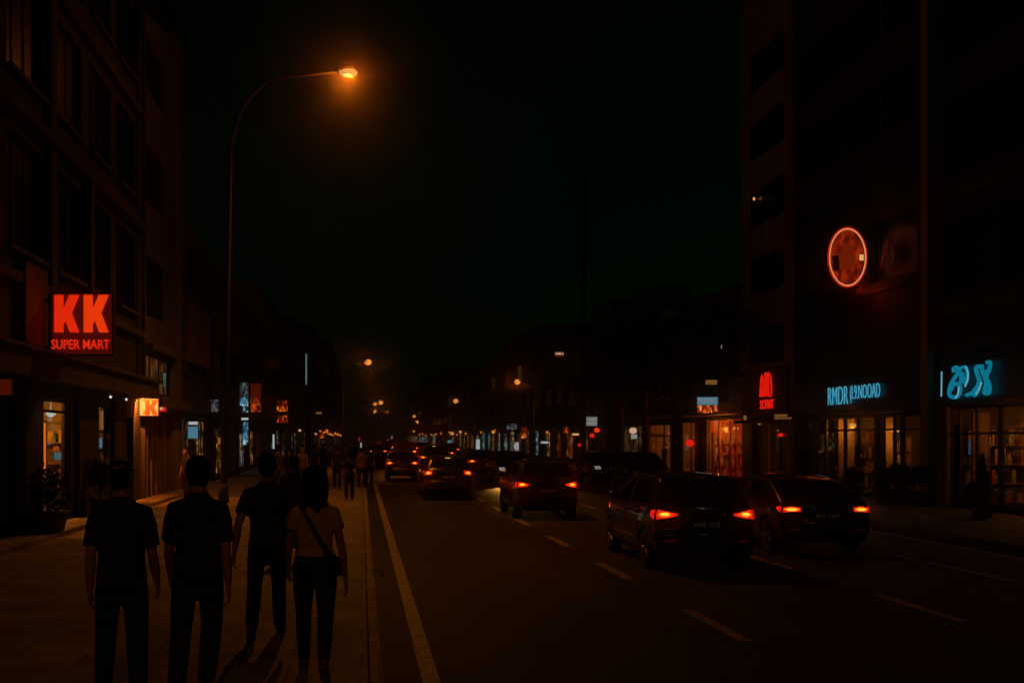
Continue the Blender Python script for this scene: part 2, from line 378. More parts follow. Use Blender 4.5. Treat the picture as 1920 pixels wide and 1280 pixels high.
def make_car(label, shape, X, Y, paint, W=None, H=None, rz=0., tail=1., head=0., beam=0., plate=None, group='cars in the traffic', third=0., core=(1., .30, .02), red=(.75, .015, .004), cat='car', detail=True, name='car', tl=(.56, .97), spill=0., lens='swoosh'):
    """Y is the rear bumper's distance; the car points away from the camera (rz turns it about its middle)."""
    sh = CarShell(shape, W, H); d = sh.d; L = sh.L; k = sh.kz
    root = thing(name, label, cat, (X, Y + L / 2, 0), rz, group)
    def put(mb, nm, mat, parent=None, smooth=True, doubles=0., recalc=True):
        mb.v = [(x, y - L / 2, z) for x, y, z in mb.v]
        return mb.build(nm, mat, parent or root, smooth, doubles=doubles, recalc=recalc)
    put(sh.body(), 'body', paint, doubles=.0008)
    dark, chrome, plastic = MATS['car_glass'], MATS['chrome'], MATS['car_plastic']
    zg0, zg1 = d['glass']; l0, l1 = d['lights']; b = d['belt']
    m = MB(); sh.rim_patch(m, zg0, zg1, -.86, .86, .005, shrink=lambda t: 1 - .05 * t); put(m, 'rear_window', dark)
    m = MB(); sh.rim_patch(m, 1.01 if shape != 'lift' else .985, sh.H - .085, -.88, .88, .005, True); put(m, 'windscreen', dark)
    # lower bumper valance, plate recess and plate
    m = MB(); sh.rim_patch(m, .24, .40, -.84, .84, .006); put(m, 'bumper_trim', plastic)
    pz = d['plate']; m = MB(); sh.rim_patch(m, pz - .085, pz + .075, -.36, .36, .003); put(m, 'tailgate_recess', plastic)
    pl = MB(); ctr = sh.T(sh.rim_pts(pz - .02, pz + .02)[0][0], pz, 0); py = ctr.y - .022
    pl.box(-.235, .235, py - .006, py + .006, (pz - .058) * k, (pz + .052) * k); po = put(pl, 'number_plate', MATS['plate_black'], smooth=False)
    if plate:
        text('plate_number', plate, MATS['plate_text'], po, lambda u, v, n: (u, py - L / 2 - .0065 - n, (pz - .003) * k + v), .41, .072, .0012, .004)
    for sg in (-1, 1):
        bt = [(p, max(b + .055, .0)) for p in (d['win'][0][0], d['win'][-1][0])]
        m = MB(); sh.side_patch(m, sg, [(d['win'][0][0], d['win'][0][1]), (d['win'][0][0] + .25, b + .05), (d['win'][-1][0], d['win'][-1][1])], d['win'], .005); put(m, 'side_window', dark)
        if detail:
            m = MB(); ym = (d['win'][0][0] + d['win'][-1][0]) / 2 + .1
            sh.side_patch(m, sg, [(ym - .035, b + .03), (ym + .035, b + .03)], [(ym - .035, sh.H - .09), (ym + .035, sh.H - .09)], .007, 2, 6); put(m, 'door_pillar', plastic)
            m = MB(); sh.side_patch(m, sg, [(d['win'][0][0] - .02, d['win'][0][1] - .012), (d['win'][0][0] + .25, b + .028), (d['win'][-1][0] + .05, b + .04)], [(d['win'][0][0] - .02, d['win'][0][1]), (d['win'][0][0] + .25, b + .045), (d['win'][-1][0] + .05, b + .055)], .009, 14, 1); put(m, 'window_trim', chrome)
            a0, a1 = d['ax'][0] + d['r'] + .09, d['ax'][1] - d['r'] - .10; mid = ym
            for q0, q1 in ((a0, mid - .008), (mid + .008, a1)):
                m = MB(); sh.side_patch(m, sg, [(q0, .30), (q1, .30)], [(q0, b + .01), (q1, b + .01)], .0035, 8, 8); do = put(m, 'door', paint)
                hy = q0 + .14; hp = sh.T(hy, b - .10, sg)
                m = MB(); m.box(hp.x - .012, hp.x + .03 * sg, hy - .075, hy + .085, hp.z - .014, hp.z + .014); put(m, 'handle', paint, do, False)
            m = MB(); sh.side_patch(m, sg, [(a0 - .02, .215), (a1 + .02, .215)], [(a0 - .02, .29), (a1 + .02, .29)], .008, 6, 2); put(m, 'sill_trim', plastic)
            mp = sh.T(d['win'][-1][0] - .18, b + .10, sg)
            m = MB(); m.ell((mp.x + sg * .11, mp.y, mp.z + .01), (.095, .06, .065)); m.tube([(mp.x - sg * .02, mp.y, mp.z - .05), (mp.x + sg * .10, mp.y, mp.z)], .02, 6); put(m, 'wing_mirror', paint)
        # rear lamp: lens over the corner, bright bulb strip inside
        lm = MATS['lens_on'] if tail else MATS['lens_off']
        tp = {'swoosh': lambda t: (.42 * (1 - t) ** 1.3, .62 + .38 * t), 'strip': lambda t: (.18 * (1 - t), .82 + .1 * t), 'upright': lambda t: (.1 * (1 - t), 1.)}[lens]
        m = MB(); u0, u1 = tl
        sh.rim_patch(m, l0, l1, sg * u0, sg * u1, .007, taper=tp)
        yr = sh.rim_pts(l0, l1)[0][0]
        sh.side_patch(m, sg, [(yr + .02, l0), (yr + .26, l0 + .06)], [(yr + .02, l1), (yr + .26, l1 - .015)], .007, 4, 3)
        lo = put(m, 'tail_light', lm)
        if tail:
            c = (l0 + l1) / 2 + (.004 if lens == 'swoosh' else 0); wd = u1 - u0
            oval_ = lambda t: (.5 - .5 * math.sin(math.pi * (.04 + .92 * t)) ** .7, .5 + .5 * math.sin(math.pi * (.04 + .92 * t)) ** .7)
            bw = dict(swoosh=(.22, .98, .055), strip=(.06, .96, .048), upright=(.1, .98, .066))[lens]
            m = MB(); sh.rim_patch(m, c - bw[2], c + bw[2], sg * (u0 + wd * bw[0]), sg * (u0 + wd * bw[1]), .011, nz=6, nu=14, taper=oval_); put(m, 'reflector_bowl', MATS['bowl_on'], lo)
            bz = dict(swoosh=(.38, .86, .031), strip=(.14, .88, .028), upright=(.28, .86, .042))[lens]
            m = MB(); sh.rim_patch(m, c - bz[2], c + bz[2], sg * (u0 + wd * bz[0]), sg * (u0 + wd * bz[1]), .015, nz=6, nu=14, taper=oval_); put(m, 'bulb', MATS['bulb_on'], lo)
            if spill:
                q = sh.T(yr, c, sg * .8); lamp('SPOT', 'tail_glow', lo, (q.x, q.y - L / 2 - .05, q.z), spill, (1, .035, .004), .02, 46, (R(-98), 0, 0))
        m = MB(); sh.rim_patch(m, .44, .475, sg * .62, sg * .86, .006, nz=2); put(m, 'reflector', MATS['lens_dim'])
        m = MB(); sh.rim_patch(m, .66, .80, sg * .60, sg * .93, .006, True); put(m, 'headlight', MATS['head_on'] if head else MATS['head_off'])
        if head and beam:
            q = sh.T(L - .1, .72, sg * .75); lamp('SPOT', 'low_beam', root, (q.x, L / 2 + .06, q.z), beam, (1., .42, .06), .03, 50, (R(66), 0, 0))
    m = MB(); sh.rim_patch(m, .36, .62, -.52, .52, .004, True); put(m, 'grille', plastic)
    m = MB(); sh.rim_patch(m, sh.H - .085, sh.H - .065, -.14, .14, .008, nz=2); put(m, 'brake_light', MATS['bulb_on'] if third else MATS['lens_dim'], smooth=False)
    if detail:
        # wiper, badge, tailgate garnish, exhaust, aerial
        w0 = sh.T(*sh.rim_pts(zg0 + .01, zg0 + .06)[0], 0); w1 = sh.T(*sh.rim_pts(zg0 + .12, zg0 + .18)[0], .42)
        m = MB(); m.tube([w0 + Vector((0, -.02, 0)), w1 + Vector((0, -.025, 0))], .008, 6); put(m, 'wiper', plastic)
        m = MB(); g = sh.T(sh.rim_pts(pz + .10, pz + .16)[0][0], pz + .13, 0); m.ell((0, g.y - .005, g.z), (.055, .012, .032)); put(m, 'badge', chrome)
        m = MB(); sh.rim_patch(m, pz + .082, pz + .096, -.44, .44, .012, nz=1); put(m, 'tailgate_garnish', chrome)
        m = MB(); sh.rim_patch(m, .415, .425, -.80, .80, .008, nz=1); put(m, 'bumper_seam', chrome if shape != 'lift' else plastic)
        m = MB(); m.tube([(.48, .03, .23), (.48, .30, .23)], .03, 10); put(m, 'exhaust', chrome)
        m = MB(); yb = .75; m.tube([(0, yb, (sh.H + .0) * k), (0, yb - .16, (sh.H + .12) * k)], (.012, .004), 6); put(m, 'aerial', plastic)
    wt = d['r']
    for ay in d['ax']:
        for sg in (-1, 1):
            t, rm = wheel_mesh(wt, .19); cx = sg * (sh.W / 2 - .115)
            wo = t.build('wheel', MATS['tyre'], root, True, (cx, ay - L / 2, wt)); rm.build('rim', MATS['alloy'], wo, False)
    return root
# ------------------------------------------------------------------ people
def make_person(label, X, Y, H, skin, top, legs, hairm, shoe, pose, rz=0., female=False, hair='short', fine=True, group='people on the pavement', z=PAVE):
    """One continuous body in the given stride, clothes and hair as children. Faces +y."""
    s = H / 1.75; root = thing('person', label, 'person', (X, Y, z), rz, group)
    vox = .0065 if fine else .014
    V = lambda x, y, z: Vector((x * s, y * s, z * s))
    hip_w = .092; sh_w = .158 if female else .176
    lean = pose.get('lean', .0)
    def leg(sg, a, kb, out=0.):
        h = V(sg * hip_w, 0, .93); t = R(a); sh = R(a - kb)
        kn = h + V(sg * .012 + out * .45, math.sin(t) * .43, -math.cos(t) * .43)
        an = kn + V(sg * .004 + out * .55, math.sin(sh) * .42, -math.cos(sh) * .42)
        return h, kn, an
    L = {}
    for sg, nm in ((-1, 'l'), (1, 'r')):
        a, kb, toe = pose[nm + 'leg'][:3]; L[sg] = leg(sg, a, kb, pose.get(nm + 'out', 0.)) + (toe, a, kb)
    low = min(L[sg][2].z - (.075 * s if L[sg][3] > -20 else .115 * s) for sg in L)
    dz = Vector((0, 0, -low))                              # set the standing foot on the ground
    body = MB(); tr = MB(); shoes = []
    for sg in (-1, 1):
        h, kn, an, toe, a, kb = L[sg]; h = h + dz; kn = kn + dz; an = an + dz
        pts = [h + V(0, 0, .03), h.lerp(kn, .35), h.lerp(kn, .75), kn, kn.lerp(an, .3) + V(0, -.012, 0), kn.lerp(an, .7), an]
        rr = [.066, .078, .062, .052, .054, .040, .034]
        body.tube(pts, [q * s for q in rr], 12)
        tp = [h + V(0, 0, .02), h.lerp(kn, .35), h.lerp(kn, .75), kn, kn.lerp(an, .35) + V(0, -.008, 0), kn.lerp(an, .75), an + V(0, 0, .03 if female else .0)]
        tw = pose.get('wide', 1.)
        tr.tube(tp, [q * s * tw for q in ((.090, .094, .076, .066, .064, .054, .050) if female else (.090, .096, .088, .080, .077, .070, .066))], 14)
        tr.v  # legs of the trousers end above the shoe
        # foot
        ta = R(toe); fw = Vector((sg * .10, math.cos(ta), math.sin(ta))).normalized(); up = Vector((0, -math.sin(ta), math.cos(ta)))
        hl = an - fw * .05 * s - up * .045 * s; bl = an + fw * .10 * s - up * .058 * s; te = an + fw * .185 * s - up * .062 * s
        body.tube([hl, an - up * .03 * s, bl, te], [.028 * s, .036 * s, .034 * s, .018 * s], 10)
        m = MB(); m.tube([hl - fw * .018 * s, hl + fw * .02 * s, an + fw * .04 * s - up * .042 * s, bl, te + fw * .012 * s], [(.030 * s, .026 * s), (.040 * s, .036 * s), (.044 * s, .040 * s), (.030 * s, .046 * s), (.017 * s, .028 * s)], 12, up=tuple(up))
        m.tube([an - up * .05 * s, an + up * .012 * s], .043 * s, 12)
        shoes.append(m)
    pv = dz
    def el(z, a, b, yo=0.): return [pv + V(a * math.cos(2 * math.pi * k / 24), b * math.sin(2 * math.pi * k / 24) + yo + lean * (z - .9), z) for k in range(24)]
    W = (.155, .168, .128, .142, .152, .135) if female else (.152, .158, .140, .160, .185, .165)
    tor = [(.86, W[0], .108, 0), (.96, W[1], .112, -.01), (1.09, W[2], .093, 0), (1.22, W[3], .105, 0), (1.33, W[4], .108, -.01), (1.395, W[5], .09, -.012), (1.435, .125, .075, -.012), (1.475, .088, .068, -.008), (1.51, .066 if not female else .054, .062, 0), (1.56, .05, .053, .012)]
    body.rings([el(*t) for t in tor])
    # head: skull, jaw, nose, ears
    hc = pv + V(0, .022 + lean * .7, 1.635); hy = R(pose.get('head', 0)); hm = Matrix.Rotation(hy, 3, 'Z')
    def hp(x, y, z): return hc + hm @ V(x * 1.13, y * 1.08, z * 1.04)
    hd = MB()
    hr = [(-.125, .025, .03, .05), (-.115, .045, .05, .04), (-.08, .058, .068, .026), (-.03, .070, .088, .008), (.02, .076, .098, 0), (.06, .074, .095, -.004), (.09, .060, .078, -.008), (.112, .03, .042, -.01), (.118, .008, .01, -.01)]
    hd.rings([[hp(a * math.cos(2 * math.pi * k / 20), b * math.sin(2 * math.pi * k / 20) + yo, zz) for k in range(20)] for zz, a, b, yo in hr])
    hd.tube([hp(0, .086, .03), hp(0, .102, -.005), hp(0, .112, -.03), hp(0, .088, -.042)], [.008 * s, .011 * s, .015 * s, .008 * s], 8)
    hd.tube([hp(-.024, .083, -.068), hp(0, .092, -.066), hp(.024, .083, -.068)], .008 * s, 6)
    for sg in (-1, 1):
        hd.tube([hp(sg * .072, -.002, -.035), hp(sg * .083, -.014, 0), hp(sg * .080, -.016, .026), hp(sg * .073, -.004, .03)], [.008 * s, .011 * s, .012 * s, .007 * s], 8)
        hd.ell(hp(sg * .031, .078, .012), (.016 * s, .012 * s, .012 * s), 8, 5)
    body.v, body.f  # joined below
    o = len(body.v); body.v += hd.v; body.f += [tuple(i + o for i in f) for f in hd.f]
    # arms
    sleeves = MB()
    wrist = {}
    for sg, nm in ((-1, 'l'), (1, 'r')):
        fwd, out, bend = pose[nm + 'arm']
        shd = pv + V(sg * sh_w, -.008 + lean * .5, 1.36)
        t, q = R(fwd), R(out)
        d1 = Vector((sg * math.sin(q), math.sin(t) * math.cos(q), -math.cos(t) * math.cos(q)))
        elb = shd + d1 * .30 * s
        t2 = R(fwd + bend); q2 = R(out * .45)
        d2 = Vector((sg * math.sin(q2), math.sin(t2) * math.cos(q2), -math.cos(t2) * math.cos(q2)))
        wr = elb + d2 * .255 * s
        k = .86 if female else 1.
        body.tube([shd + V(-sg * .06, 0, .02), shd, shd.lerp(elb, .4), shd.lerp(elb, .85), elb, elb.lerp(wr, .3), elb.lerp(wr, .8), wr], [q_ * s * k for q_ in (.044, .048, .046, .041, .038, .041, .030, .025)], 12)
        # hand: palm, four fingers of different length, thumb off the side of the palm
        side = Vector((0, 1, 0)) - d2 * d2.y; side.normalize(); nrm = d2.cross(side)
        if nrm.x * sg < 0: nrm = -nrm
        pe = wr + d2 * .085 * s
        body.tube([wr - d2 * .01 * s, wr + d2 * .03 * s, pe], [(.024 * s, .018 * s), (.036 * s, .017 * s), (.040 * s, .014 * s)], 12, up=tuple(side))
        for f, (off, ln) in enumerate(((.030, .068), (.010, .077), (-.010, .072), (-.029, .056))):
            b0 = pe + side * off * s - d2 * .008 * s; cv = -nrm
            p1 = b0 + (d2 * .95 + cv * .18).normalized() * ln * .5 * s; p2 = p1 + (d2 * .8 + cv * .55).normalized() * ln * .35 * s; p3 = p2 + (d2 * .5 + cv * .85).normalized() * ln * .28 * s
            body.tube([b0, p1, p2, p3], [.0095 * s, .0088 * s, .008 * s, .0065 * s], 8)
        tb = wr + d2 * .035 * s + side * .032 * s
        body.tube([tb - side * .01 * s, tb + (side * .6 + d2 * .8).normalized() * .035 * s - nrm * .006 * s, tb + (side * .35 + d2 * .95).normalized() * .066 * s - nrm * .014 * s], [.013 * s, .011 * s, .008 * s], 8)
        sl = pose.get('sleeve', .62)
        sw = .92 if female else 1.
        sleeves.tube([shd + V(-sg * .07, 0, .026), shd + V(-sg * .012, 0, .008), shd.lerp(elb, .25), shd.lerp(elb, sl * .7), shd.lerp(elb, sl)], [q_ * s * sw for q_ in (.064, .072, .070, .068, .069)], 14)
        wrist[sg] = wr
    bo = body.build('body', skin, root); remesh(bo, vox, 3)
    # shirt with a loose hem, trousers with a waistband
    hem = pose.get('hem', .84); g = pose.get('loose', 1.)
    st = [(hem, W[0] * 1.13 * g, .128 * g, -.004), (.95, W[1] * 1.09 * g, .130 * g, -.008), (1.07, W[2] * 1.15 * g, .114 * g, 0), (1.2, W[3] * 1.10, .118, 0), (1.33, W[4] * 1.06, .121, -.01), (1.37, W[5] * 1.06, .106, -.012), (1.42, W[5] * .86, .094, -.012), (1.455, .108, .082, -.010), (1.485, .080, .074, -.006), (1.497, .070, .069, -.004)]
    if hem > .9: st = [t for t in st if t[0] == hem or t[0] > hem + .04]
    sleeves.rings([el(*t) for t in st])
    so = sleeves.build('shirt', top, root); remesh(so, .010 if fine else .018, 3)
    tr.rings([el(*t) for t in ((.70 if not female else .76, .07, .07, 0), (.75 if not female else .79, .125, .095, 0), (.81, W[0] * 1.02, .108, 0), (.88, W[0] * 1.1, .118, -.004), (.96, W[1] * 1.04, .121, -.01), (1.03 if female else .99, W[1] * (.93 if female else 1.0), .112, -.004))])
    to = tr.build('trousers', legs, root); remesh(to, .010 if fine else .018, 3)
    for m in shoes:
        x = m.build('shoe', shoe, root); remesh(x, .007 if fine else .016, 2)
    # hair
    m = MB()
    cap = [(-.055, .064, .050, -.056), (-.02, .074, .078, -.034), (.02, .083, .098, -.012), (.06, .082, .103, -.006), (.095, .068, .088, -.008), (.122, .036, .048, -.01), (.130, .008, .01, -.01)]
    if pose.get('crop'): cap = [(zz - .006 if zz > .05 else zz, a - .006, b - .009, yo) for zz, a, b, yo in cap]
    m.rings([[hp(a * math.cos(2 * math.pi * k / 24) * (1 + .03 * math.sin(5 * k + zz * 70)), b * math.sin(2 * math.pi * k / 24) + yo, zz) for k in range(24)] for zz, a, b, yo in cap])
    if hair == 'short':
        m.tube([hp(0, -.050, 0), hp(0, -.052, -.045), hp(0, -.044, -.082), hp(0, -.038, -.10)], [(.045 * s, .070 * s), (.040 * s, .064 * s), (.028 * s, .052 * s), (.012 * s, .04 * s)], 16, up=(0, 1, 0))
    else:
        for dx, ln in ((-.055, .25), (-.03, .36), (0, .46), (.03, .42), (.055, .27)):
            m.tube([hp(dx, -.05, .05), hp(dx * 1.15, -.075, -.04), hp(dx * 1.0, -.082, -.13), hp(dx * .62 + .006, -.105, -.20), hp(dx * .3 + .018, -.118, .05 - ln)], [.046 * s, .043 * s, .037 * s, .030 * s, .007 * s], 10, flat=.75)
        for sg in (-1, 1): m.tube([hp(sg * .068, .01, .05), hp(sg * .080, -.005, -.03), hp(sg * .078, -.045, -.12), hp(sg * .062, -.085, -.21), hp(sg * .05, -.108, -.27)], [.025 * s, .026 * s, .026 * s, .020 * s, .007 * s], 8)
    ho = m.build('hair', hairm, root); remesh(ho, .008 if fine else .016, 2)
    return root, s, pv
# ------------------------------------------------------------------ shared materials
asphalt_mat()
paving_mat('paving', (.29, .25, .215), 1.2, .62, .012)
paving_mat('kerbstone', (.33, .285, .25), .3, 1.1, .012)
M('ground', (.05, .045, .04), .9, noise=(.3, .4))
M('road_paint', (.36, .31, .25), .6, noise=(9., .6))
M('rumble_paint', (.42, .34, .20), .6, noise=(6., .3))
M('metal_pole', (.035, .03, .025), .7, .1, noise=(6., .3))
M('dark_metal', (.03, .03, .03), .45, .4)
M('wall_dark', (.035, .033, .028), .8, noise=(.8, .45), stretch=(1, 1, .35), bump=(14, .3, .02))
M('wall_brown', (.075, .066, .05), .8, noise=(.7, .45), stretch=(1, 1, .3), bump=(14, .3, .02))
M('wall_beige', (.10, .088, .066), .8, noise=(.8, .35), stretch=(1, 1, .3), bump=(16, .3, .02))
M('wall_cream', (.42, .35, .25), .8, noise=(.8, .35), stretch=(1, 1, .3), bump=(16, .3, .02))
M('wall_grey', (.09, .09, .08), .8, noise=(.7, .4), stretch=(1, 1, .3), bump=(14, .3, .02))
M('wall_ochre', (.20, .14, .07), .8, noise=(.7, .4), stretch=(1, 1, .3), bump=(14, .3, .02))
M('frame_dark', (.025, .022, .02), .45, noise=(5, .3))
M('frame_wood', (.16, .075, .03), .55, noise=(4, .4), stretch=(1, 1, .1))
M('trim', (.085, .075, .058), .75, noise=(2, .4))
M('black_board', (.006, .010, .011), .4)
M('pane_dark', (.006, .010, .010), .32, spec=.4)
glass_mat('shop_glass', (.86, .88, .86))
M('room_warm', (.42, .30, .17), .8, noise=(1.2, .35))
M('room_red', (.45, .12, .05), .8, noise=(1.2, .35))
M('room_dim', (.20, .17, .13), .8, noise=(1.2, .4))
M('wood', (.13, .07, .03), .6, noise=(3, .4), stretch=(1, 1, .15))
M('leaf', (.022, .034, .013), .6, noise=(6, .4)); M('bark', (.07, .05, .035), .9, noise=(9, .4), bump=(20, .5, .02))
M('pot', (.10, .085, .07), .7, noise=(5, .3))
for i, c in enumerate(((.35, .06, .03), (.30, .22, .05), (.06, .16, .18), (.32, .28, .24), (.10, .13, .06), (.22, .10, .16))): M('goods%d' % i, c, .5, noise=(9, .5))
# cars
M('paint_black', (.004, .0045, .005), .22, coat=1.); M('paint_brown', (.04, .021, .010), .28, .3, coat=1.); M('paint_grey', (.022, .019, .016), .28, .3, coat=1.)
M('paint_silver', (.15, .13, .10), .3, .4, coat=1.); M('paint_red', (.09, .012, .006), .28, .2, coat=1.); M('paint_navy', (.012, .013, .016), .25, .2, coat=1.)
M('paint_white', (.28, .27, .25), .3, coat=1.)
M('car_glass', (.003, .004, .004), .04, spec=.7); M('chrome', (.45, .42, .36), .18, 1.); M('car_plastic', (.012, .012, .012), .55)
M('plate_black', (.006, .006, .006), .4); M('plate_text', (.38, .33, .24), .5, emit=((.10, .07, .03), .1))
M('tyre', (.012, .012, .012), .85); M('alloy', (.30, .27, .23), .3, .9)
M('lens_on', (.25, .01, .006), .2, emit=((.68, .010, .003), 1.)); M('bulb_on', (.4, .1, .03), .3, emit=((1.6, .70, .05), 1.)); M('bowl_on', (.4, .03, .01), .3, emit=((.95, .05, .004), 1.))
M('lens_off', (.10, .006, .005), .15); M('lens_dim', (.12, .008, .005), .2, emit=((.018, .001, .0), 1.))
M('head_off', (.25, .25, .25), .1, .6); M('head_on', (.4, .4, .4), .2, emit=((.15, .17, .16), 1.))
# people
M('skin', (.30, .17, .105), .55, bump=(60, .15, .004)); M('skin_tan', (.22, .12, .07), .55, bump=(60, .15, .004))
for n, c in (('shirt_black', (.008, .0085, .0085)), ('shirt_beige', (.44, .33, .22)), ('trouser_black', (.008, .0085, .009)), ('denim_dark', (.010, .013, .016)), ('shirt_dark', (.02, .018, .018)), ('shirt_tan', (.16, .10, .06))):
    M(n, c, .9, bump=(9, .6, .03), noise=(7, .25))
M('hair', (.006, .005, .004), .8, spec=.12, bump=(90, .5, .006), stretch=(1, 1, .2)); M('shoe_dark', (.015, .014, .013), .6); M('shoe_tan', (.12, .075, .045), .6); M('leather', (.012, .01, .009), .5)
# lit things
glow('lens_lamp', (.42, .26, .09));  glow('lamp_far', (.72, .28, .05)); glow('lamp_warm', (1., .36, .06)); glow('lamp_white', (.60, .66, .62)); glow('lamp_pink', (.55, .36, .28))
glow('red_letter', (.74, .020, .003)); glow('red_letter_hot', (.80, .040, .003)); M('red_face', (.12, .004, .002), .5, emit=((.048, .0022, .0008), 1.)); M('red_frame', (.045, .014, .010), .5)
glow('cyan_tube', (.12, .40, .50)); glow('cyan_face', (.0, .12, .22)); glow('cyan_solid', (.003, .165, .26)); glow('red_neon', (.72, .010, .004))
glow('cream', (.78, .42, .13)); glow('orange', (.70, .16, .01)); glow('orange_deep', (.50, .055, .004)); glow('orange_strip', (.62, .12, .01)); glow('red_soft', (.05, .004, .001)); glow('pink_white', (.60, .34, .24))
glow('screen_blue', (.06, .17, .24)); glow('screen_white', (.36, .42, .42)); glow('blue_soft', (.02, .05, .075)); glow('amber_text', (.16, .075, .018)); glow('white_text', (.21, .22, .20)); glow('cyan_dim', (.03, .10, .11))
warm = [(.002, .001, 0), (.10, .045, .008), (.03, .013, .003), (.42, .15, .02), (.07, .026, .006)]
streak_emit('lit_warm', warm, 2.); streak_emit('lit_bay', [(.008, .004, .001), (.03, .014, .003), (.012, .006, .001), (.03, .05, .045), (.05, .02, .004)], 1.6, (1, 1.6, 2.))
for n_, cs_ in (('sign_blue', [(.01, .03, .05), (.05, .15, .21), (.02, .07, .12), (.20, .30, .32)]), ('sign_red', [(.02, .002, .0), (.16, .014, .002), (.05, .006, .001), (.34, .045, .005)]), ('sign_orange', [(.03, .004, .0), (.45, .06, .004), (.12, .012, .001), (.72, .20, .02)]), ('sign_grey', [(.01, .012, .012), (.05, .055, .06), (.02, .025, .03), (.10, .12, .13)])): streak_emit(n_, cs_, 1.7, (13, 1, 5)); streak_emit('lit_cyan', [(.003, .006, .006), (.03, .075, .08), (.01, .02, .022), (.16, .30, .30)], 2.2)
streak_emit('lit_red', [(.006, .002, 0), (.13, .02, .004), (.04, .012, .003), (.22, .04, .008)], 1.6)
streak_emit('lit_dim', [(.002, .0015, .0005), (.022, .012, .003), (.008, .004, .001), (.05, .026, .006)], 1.5)
streak_emit('lit_mixed', [(.003, .002, .001), (.13, .06, .012), (.04, .07, .07), (.02, .01, .003), (.22, .24, .20)], 2.2)

# ------------------------------------------------------------------ ground
def sheet(name, mat, x0, x1, y0, y1, z, parent=None):
    m = MB(); m.quad((x0, y0, z), (x1, y0, z), (x1, y1, z), (x0, y1, z)); return m.build(name, mat, parent)
struct(sheet('ground', MATS['ground'], -400, 400, -60, 900, -.02))
road = struct(sheet('road', MATS['asphalt'], .17, 11.55, -45, 560, 0))
def mark(x0, x1, y0, y1, mat='road_paint', nm='lane_marking'):
    return sheet(nm, MATS[mat], x0, x1, y0, y1, .004, road)
mark(.51, .66, -20, 49.5, nm='edge_line')
for k in range(-1, 9):
    y = 11.35 + 4.95 * k
    mark(3.79, 3.94, y, y + 2.1)
    mark(6.63, 6.77, y + 1.25, y + 3.3)
mark(9.22, 9.36, 16.1, 20.6); mark(9.22, 9.36, 24.5, 29); mark(9.22, 9.36, 33, 37.5)
mark(11.1, 11.2, 15, 70, nm='edge_line')
for k in range(7): mark(.9, 5.6, 54.3 + k * 2.3, 55.6 + k * 2.3, 'rumble_paint', 'crossing_stripe')
for k in range(14):
    y = 75 + 7 * k; mark(3.79, 3.94, y, y + 2.1); mark(6.63, 6.77, y, y + 2.1)
m = MB(); m.box(-12, .05, -45, 560, -.3, PAVE); struct(m.build('sidewalk', MATS['paving']))
m = MB(); m.box(.068, .17, -45, 560, -.3, PAVE - .006); struct(m.build('kerb', MATS['kerbstone']))
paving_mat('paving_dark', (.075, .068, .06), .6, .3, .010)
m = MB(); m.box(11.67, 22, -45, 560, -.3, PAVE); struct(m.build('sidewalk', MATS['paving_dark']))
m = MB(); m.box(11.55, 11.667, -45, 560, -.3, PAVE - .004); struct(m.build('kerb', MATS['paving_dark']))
# shallow step of tiles along the shop fronts
m = MB(); m.box(-6.45, -5.75, 14, 41, PAVE, PAVE + .09); struct(m.build('shop_step', MATS['kerbstone']))

